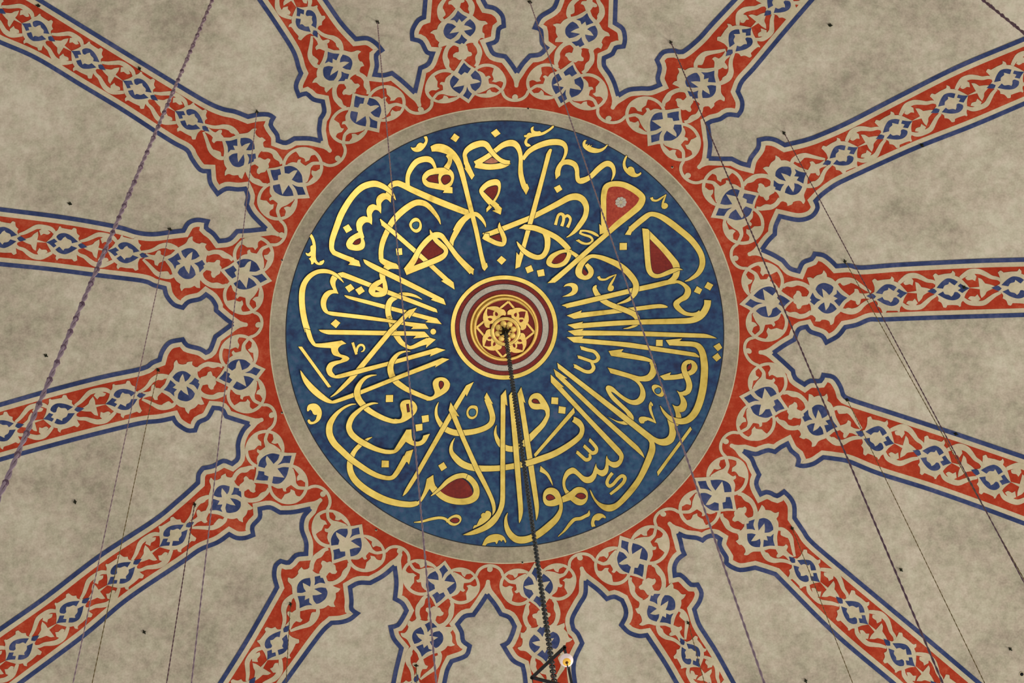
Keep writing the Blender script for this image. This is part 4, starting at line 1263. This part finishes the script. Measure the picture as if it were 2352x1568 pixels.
                fill(mb, [cp[:2], ends[0], T_(17, 7.5), T_(25, 5), T_(31, 4.6), T_(34, 2.5), T_(34, -2.5), T_(31, -4.6), T_(25, -5), T_(17, -7.5), ends[1]], 0.0050, 'cream')
            mb.build('cream_margin', root)
            mb = MB()
            A, B = sides(hl)
            ribbon(mb, A, B, 0.0075 if hl is Ll else 0.0078, 'blue')
            mb.build('blue_outline', root)
        # scrollwork
        up, dn = place_for(k), place_for(k, 0, True)
        jobs = [('scroll', 'leaf_scroll', up, 0.0058), ('scroll', 'leaf_scroll', dn, 0.0058), ('link12', 'palmette_link', up, 0.0062), ('link23', 'palmette_link', up, 0.0062)]
        for nth in range(5):
            x, y = pxk[k][3 + nth]
            if -230 < x < W + 230 and -230 < y < H + 230:
                jobs.append(('link34', 'palmette_link', place_for(k, nth), 0.0062))
        for mo, nm, pl, of in jobs:
            mb = MB()
            draw(mb, mo, pl, of + 0.0004 * (k % 2))
            mb.build(nm, root)
        # stem with a bud that ties this scroll to the next band's
        pa = place_for(k, 0, joint[1] * POS < 0)(joint[0], joint[1], 0.0076)
        kn = (k + 1) % 16
        pb = place_for(kn, 0, joint[1] * POS > 0)(joint[0], joint[1], 0.0076)
        inw = (CROWN - (pa + pb) / 2)
        inw.normalize()
        L = (pb - pa).length
        sv = (pb - pa).normalized()
        c1, c2 = pa + sv * L * 0.08 + inw * L * 0.50, pb - sv * L * 0.08 + inw * L * 0.50
        pts3 = [pa * (1 - t) ** 3 + c1 * 3 * t * (1 - t) ** 2 + c2 * 3 * t * t * (1 - t) + pb * t ** 3 for t in [i / 16 for i in range(17)]]
        vs = []
        for i, p in enumerate(pts3):
            t = (pts3[min(i + 1, 16)] - pts3[max(i - 1, 0)]).normalized()
            nn = (p - CEN).normalized().cross(t)
            vs += [seat(p + nn * 0.017, 0.0076), seat(p - nn * 0.017, 0.0076)]
        mb = MB()
        mb.add(vs, [(2 * i, 2 * i + 2, 2 * i + 3, 2 * i + 1) for i in range(16)], 'cream')
        bc = (pa + pb) / 2 + inw * L * 0.24
        vs = [seat(bc, 0.0080)] + [seat(bc + sv * 0.032 * math.cos(i * math.pi / 7) + inw * 0.034 * math.sin(i * math.pi / 7), 0.0080) for i in range(14)]
        mb.add(vs, [(0, 1 + i, 1 + (i + 1) % 14) for i in range(14)], 'cream')
        mb.build('budded_stem', root)
        for name, sh in (('flower1', 0), ('flower2', 0), ('flower3', 0), ('flower3', 1), ('flower3', 2), ('flower3', 3), ('flower3', 4)):
            x, y = pxk[k][{'flower1': 1, 'flower2': 2, 'flower3': 3 + sh}[name]]
            if not (-230 < x < W + 230 and -230 < y < H + 230):
                continue
            mb = MB()
            draw(mb, name, place_for(k, sh), 0.0082)
            mb.build('blossom', root)


build_bands()


# ------------------------------------------------------------------ ropes, hooks, chain and lamp
def frame_of(t):
    t = t.normalized()
    a = Vector((0, 0, 1)) if abs(t.z) < 0.9 else Vector((1, 0, 0))
    u = t.cross(a).normalized()
    return t, u, t.cross(u)


def tube(mb, pts, r, m, sides_=6, cap=True):
    n = len(pts)
    vs, fs = [], []
    _, u, v = frame_of(pts[1] - pts[0])
    for i, p in enumerate(pts):
        t = (pts[min(i + 1, n - 1)] - pts[max(i - 1, 0)]).normalized()
        u = (u - t * u.dot(t)).normalized()
        v = t.cross(u)
        rr = r[i] if isinstance(r, list) else r
        for k in range(sides_):
            a = 2 * math.pi * k / sides_
            vs.append(p + (u * math.cos(a) + v * math.sin(a)) * rr)
    for i in range(n - 1):
        for k in range(sides_):
            j = (k + 1) % sides_
            fs.append((i * sides_ + k, i * sides_ + j, (i + 1) * sides_ + j, (i + 1) * sides_ + k))
    if cap:
        fs.append(tuple(reversed(range(sides_))))
        fs.append(tuple((n - 1) * sides_ + k for k in range(sides_)))
    mb.add(vs, fs, m)


def drop_to(p, px, py):
    """The point on that line of sight that hangs nearest to straight below p."""
    d = ray(px, py)
    q = p - CAM
    s = (q.x * d.x + q.y * d.y) / (d.x * d.x + d.y * d.y)
    return CAM + d * s


def rope(name, p, q, r, mat, label, pitch, knots_at=0, overrun=0.12):
    end = p + (q - p) * (1 + overrun)
    root = empty(name, p, label, 'rope', 'ropes hanging from the dome')
    t, u, v = frame_of(end - p)
    L = (end - p).length
    n = int(L / pitch * 8)
    for s in (0, 1):
        mb = MB()
        pts = []
        for i in range(n + 1):
            a = 2 * math.pi * i / 8 + s * math.pi
            w = 0.55 * r
            pts.append(p + t * (L * i / n) + (u * math.cos(a) + v * math.sin(a)) * w)
        tube(mb, pts, r * 0.6, mat, 5)
        mb.build('strand', root, True)
    if knots_at:
        rnd = random.Random(int(p.x * 1000) + int(p.y * 77))
        mb = MB()
        z = 0.6
        while z < L - 0.2:
            c = p + t * z
            tube(mb, [c - t * r * 2.0, c - t * r, c, c + t * r, c + t * r * 2.0], [r * 0.8, r * 1.25, r * 1.4, r * 1.25, r * 0.8], 'plum', 7)
            z += knots_at * rnd.uniform(0.7, 1.3)
        o = mb.build('rope_binding', root, True)
        o['kind'] = 'stuff'
    return root


def hook_parts(root, p, size=0.026):
    """Cross-shaped fixing plate with an eye below it."""
    n = (CEN - p).normalized()
    _, u, v = frame_of(n)
    ang = random.Random(int(p.x * 913 + p.y * 517)).uniform(0, 1.5)
    a, b = u * math.cos(ang) + v * math.sin(ang), v * math.cos(ang) - u * math.sin(ang)
    mb = MB()
    for d, k in ((a, 1.0), (b, 0.7)):
        tube(mb, [p + n * 0.006 - d * size * k, p + n * 0.012 - d * size * 0.5 * k, p + n * 0.014, p + n * 0.012 + d * size * 0.5 * k, p + n * 0.006 + d * size * k], [size * 0.16, size * 0.3, size * 0.36, size * 0.3, size * 0.16], 'hook', 6)
    mb.build('fixing_plate', root)
    mb = MB()
    c = p + n * (0.014 + size * 0.7)
    tube(mb, [c + (n * math.cos(q * math.pi / 7) + a * math.sin(q * math.pi / 7)) * size * 0.5 for q in range(15)], size * 0.16, 'hook', 5, False)
    mb.build('eye', root, True)


def ceiling_hook(x, y, label, size=0.026):
    p = on_dome(x, y, 0.004)
    root = empty('ceiling_hook', p, label, 'hook', 'small iron hooks in the dome')
    hook_parts(root, p, size)
    return p


# px of the hook, px where the rope leaves the picture, colour, radius, pitch, binding spacing, words
ROPES = [
    ((590, 257), (440, 1567), 'purple', 0.0050, 0.30, 0.0, 'fine purple twisted rope hung beside the flared base of the ten o\'clock band', 'iron hook on the blue edge of the ten o\'clock band, holding a rope'),
    ((390, 526), (168, 1567), 'purple', 0.0048, 0.28, 0.0, 'fine purple rope hung from the upper edge of the band just above nine o\'clock', 'iron hook on the upper edge of the band just above nine o\'clock'),
    ((363, 849), (212, 1567), 'olive', 0.0042, 0.28, 0.0, 'fine olive rope hung from the band just below nine o\'clock', 'iron hook on the upper side of the band just below nine o\'clock'),
    ((447, 1158), (383, 1567), 'plum', 0.0060, 0.28, 0.0, 'dark plum rope hung from the middle of the eight o\'clock band', 'iron hook inside the eight o\'clock band'),
    ((667, 1387), (657, 1567), 'olive', 0.0042, 0.28, 0.0, 'short olive rope hung from the seven o\'clock band', 'iron hook inside the seven o\'clock band'),
    ((867, 50), (1002, 1567), 'purple', 0.0060, 0.30, 0.0, 'purple twisted rope crossing the left half of the gilt lettering', 'iron hook on bare plaster right of the eleven o\'clock band'),
    ((1217, 4), (1755, 1567), 'purple', 0.0064, 0.30, 0.0, 'purple twisted rope crossing the right half of the gilt lettering', 'iron hook at the upper edge between the two topmost bands'),
    ((1541, 97), (2165, 1567), 'plum', 0.0066, 0.32, 0.0, 'dark plum rope passing the flared base of the three o\'clock band', 'iron hook on the left edge of the one o\'clock band'),
    ((1801, 305), (2351, 1335), 'plum', 0.0050, 0.28, 0.0, 'thin dark rope hung from the upper edge of the two o\'clock band', 'iron hook on the upper edge of the two o\'clock band'),
    ((1941, 600), (2351, 1328), 'olive', 0.0042, 0.28, 0.0, 'thin olive rope hung just above the three o\'clock band', 'iron hook just above the three o\'clock band'),
    ((1946, 918), (2261, 1567), 'olive', 0.0042, 0.28, 0.0, 'thin olive rope hung from the upper edge of the half past three band', 'iron hook on the upper blue edge of the half past three band'),
    ((1820, 1213), (1958, 1567), 'olive', 0.0042, 0.28, 0.0, 'thin olive rope crossing the half past four band from its upper edge', 'iron hook on the upper edge of the half past four band'),
    ((1581, 1430), (1618, 1567), 'olive', 0.0042, 0.28, 0.0, 'short olive rope hung from the half past five band', 'iron hook inside the half past five band'),
    ((956, 1528), (957, 1567), 'olive', 0.0042, 0.28, 0.0, 'very short olive rope hung from the half past six band', 'iron hook inside the half past six band'),
]
for h, e, mat, r, pitch, kn, la, lb in ROPES:
    p = ceiling_hook(h[0], h[1], lb)
    rope('hanging_rope', p + Vector((0, 0, -0.045)), drop_to(p, *e), r, mat, la, pitch, kn)

BARE = [
    ((87, 12), 'bare iron hook in the ten o\'clock band, nearest the upper left corner'),
    ((320, 157), 'bare iron hook in the red of the ten o\'clock band, near the thick knotted rope'),
    ((160, 467), 'bare iron hook on plaster between the ten o\'clock band and the one below'),
    ((105, 816), 'bare iron hook on plaster left of the thick knotted rope, about nine o\'clock'),
    ((172, 1152), 'bare iron hook on plaster above the eight o\'clock band'),
    ((331, 1451), 'bare iron hook on plaster between the eight and seven o\'clock bands'),
    ((1907, 57), 'bare iron hook on plaster between the one and two o\'clock bands'),
    ((2118, 333), 'bare iron hook on the lower blue edge of the two o\'clock band'),
    ((2215, 659), 'bare iron hook inside a blossom of the three o\'clock band'),
    ((2196, 996), 'bare iron hook on the blue edge of the half past three band, beyond its rope'),
    ((2070, 1308), 'bare iron hook on plaster above the half past four band, beside a plum rope'),
    ((2321, 1490), 'bare iron hook on plaster close to the lower right corner'),
    ((1851, 1563), 'bare iron hook on plaster between half past four and half past five'),
]
for h, lb in BARE:
    ceiling_hook(h[0], h[1], lb)

# the thick knotted rope on the left and the dark one in the upper right corner hang nearer the eye
for (a, b, hgt, mat, r, lb) in (((488, 0), (0, 1138), 31.0, 'purple', 0.0125, 'thick purple knotted rope slanting down the left side, the nearest rope'),
                                ((2258, 0), (2351, 75), 30.0, 'plum', 0.0120, 'dark plum rope cutting across the upper right corner')):
    da = ray(*a)
    pa = CAM + da * (hgt / da.z)
    pb = drop_to(pa, *b)
    up = (pa - pb).normalized()
    q = pa - CEN
    bb = up.dot(q)
    top = pa + up * (-bb + math.sqrt(bb * bb - q.dot(q) + (RAD - 0.01) ** 2))
    rope('hanging_rope', top, pb, r, mat, lb, 0.42, 0.42, 0.10)

HOLES = [
    ((648, 598), 'small dark bolt hole in the red ring at half past nine'),
    ((648, 948), 'small dark bolt hole in the red ring at half past eight'),
    ((864, 1217), 'small dark bolt hole in the red ring at seven o\'clock'),
    ((1200, 1292), 'small dark bolt hole below the grey ring, left of the chain'),
    ((1544, 384), 'small dark bolt hole in the red ring at half past one'),
    ((1213, 250), 'small dark bolt hole at the top of the grey ring'),
    ((2347, 1548), 'larger bolt hole with a pale rim in the lower right corner'),
]
for (x, y), lb in HOLES:
    p = on_dome(x, y, 0.004)
    big = x > 2000
    root = empty('bolt_hole', p, lb, 'bolt hole', 'bolt holes in the dome')
    k = 2.2 if big else 1.0
    for nm, r0, r1, off, m in (('pale_rim', 2.6 * k, 1.4 * k, 0.0092, 'cream'), ('dark_bore', 1.9 * k, 0.05, 0.0100, 'iron')):
        mb = MB()
        dy = -0.8 if nm == 'dark_bore' and not big else 0
        annulus(mb, ellipse(x, y + dy, r0, r0, 20), ellipse(x, y + dy, r1, r1, 20), off, off, m)
        mb.build(nm, root)


# ------------------------------------------------------------------ chain
def build_chain():
    top = on_dome(1160.5, 761.5, 0.075)
    low = drop_to(top, 1279, 1606)
    root = empty('hanging_chain', top, 'long dark steel chain hanging from the middle of the gilt boss', 'chain')
    t, u, v = frame_of(low - top)
    # hook with four claws
    mb = MB()
    tube(mb, [top - t * 0.03, top, top + t * 0.03, top + t * 0.10], [0.036, 0.042, 0.034, 0.018], 'iron', 10)
    for i in range(4):
        a = math.pi / 2 * i + 0.5
        d = u * math.cos(a) + v * math.sin(a)
        tube(mb, [top + t * 0.03, top + d * 0.042 + t * 0.040, top + d * 0.064 + t * 0.016, top + d * 0.060 - t * 0.012], [0.012, 0.011, 0.009, 0.004], 'iron', 6)
    mb.build('claw_hook', root, True)
    pitch, wire, hw, hl = 0.056, 0.0066, 0.0200, 0.026
    L = (low - top).length
    n = int((L - 0.10) / pitch)
    path = []
    for i in range(20):
        a = 2 * math.pi * i / 20
        path.append((hw * math.cos(a), hl * math.sin(a) + (0.010 if math.sin(a) > 0 else -0.010)))
    ms = []
    for odd in (0, 1):
        mb = MB()
        s = v if odd else u
        P = [s * x + t * y for x, y in path]
        tube(mb, P + [P[0], P[1]], wire, 'chain', 6, False)
        me = bpy.data.meshes.new('chain_link')
        me.from_pydata(mb.v, [], mb.f)
        me.materials.append(MAT['chain'])
        me.polygons.foreach_set('use_smooth', [True] * len(mb.f))
        ms.append(me)
    far = MB()
    for i in range(n):
        c = top + t * (0.085 + pitch * i)
        me = ms[i % 2]
        tw = Matrix.Rotation(0.008 * i, 3, t)
        if i < n - 98:
            far.add([c + tw @ w.co for w in me.vertices], [list(f.vertices) for f in me.polygons], 'chain')
        else:
            o = bpy.data.objects.new('chain_link', me)
            COL.objects.link(o)
            o.parent = root
            o.location = c - top
            o.rotation_euler = tw.to_euler()
    far.build('upper_chain_links', root, True)['kind'] = 'stuff'
    return low


CHAIN_END = build_chain()


# ------------------------------------------------------------------ triangular lamp frame
def build_lamp():
    Hh = CHAIN_END.z - CAM_Z - 0.03
    at = lambda x, y: CAM + ray(x, y) * (Hh / ray(x, y).z)
    V = [at(1296.5, 1486), at(1222, 1555.5), at(1315, 1579)]
    root = empty('triangular_lamp', (V[0] + V[1] + V[2]) / 3, 'black triangular lamp frame with a pale glass globe, at the foot of the chain', 'lamp')
    Z = Vector((0, 0, 1))
    for i in range(3):
        a, b = V[i], V[(i + 1) % 3]
        d = (b - a).normalized()
        s = d.cross(Z) * 0.0105
        w = Z * 0.014
        a2, b2 = a - d * 0.012, b + d * 0.012
        mb = MB()
        vs = [a2 + s + w, a2 - s + w, a2 - s - w, a2 + s - w, b2 + s + w, b2 - s + w, b2 - s - w, b2 + s - w]
        mb.add(vs, [(0, 1, 2, 3), (7, 6, 5, 4), (0, 4, 5, 1), (1, 5, 6, 2), (2, 6, 7, 3), (3, 7, 4, 0)], 'iron')
        o = mb.build('frame_bar', root)
    mb = MB()
    tube(mb, [CHAIN_END + Vector((0, 0, -0.02)), CHAIN_END + Vector((0.005, 0, -0.026)), V[2] + Vector((0, 0, 0.006))], 0.006, 'iron', 6)
    mb.build('hanger_rod', root)
    for i in (0, 1):
        c = V[i] + Vector((0, 0, -0.31))
        R = 0.054
        mb = MB()
        tube(mb, [V[i] + Vector((0, 0, -0.01)), c + Vector((0, 0, R * 0.9))], 0.0035, 'iron', 6)
        mb.build('stem', root)
        # glass globe, open at the bottom where the collar sits
        mb = MB()
        na, nl = 28, 16
        vs, fs = [], []
        for j in range(nl + 1):
            th = math.pi * (0.03 + 0.83 * j / nl)
            for k in range(na):
                a = 2 * math.pi * k / na
                vs.append(c + Vector((R * math.sin(th) * math.cos(a), R * math.sin(th) * math.sin(a), R * math.cos(th))))
        for j in range(nl):
            for k in range(na):
                m_ = (k + 1) % na
                fs.append((j * na + k, (j + 1) * na + k, (j + 1) * na + m_, j * na + m_))
        mb.add(vs, fs, 'globe')
        g = mb.build('glass_globe', root, True)
        mb = MB()
        b = c + Vector((0, 0, -R))
        tube(mb, [b + Vector((0, 0, 0.012)), b + Vector((0, 0, 0.002)), b + Vector((0, 0, -0.003))], [0.034, 0.030, 0.016], 'amber', 16)
        tube(mb, [b, b + Vector((0, 0, -0.008))], [0.014, 0.011], 'bronze', 12)
        k_ = mb.build('brass_collar', root, True)
        mb = MB()
        tube(mb, [b + Vector((0, 0, -0.006)), b + Vector((0, 0, -0.05)), b + Vector((0, 0, -0.125))], [0.003, 0.004, 0.006], 'chain', 8)
        mb.build('pendant_pin', root, True)
    # flex running from the globe along the frame
    mb = MB()
    q = V[0] + Vector((0, 0, -0.30))
    tube(mb, [q, (q + V[2]) / 2 + Vector((0, 0, -0.03)), V[2]], 0.0025, 'iron', 5)
    mb.build('flex', root)


build_lamp()
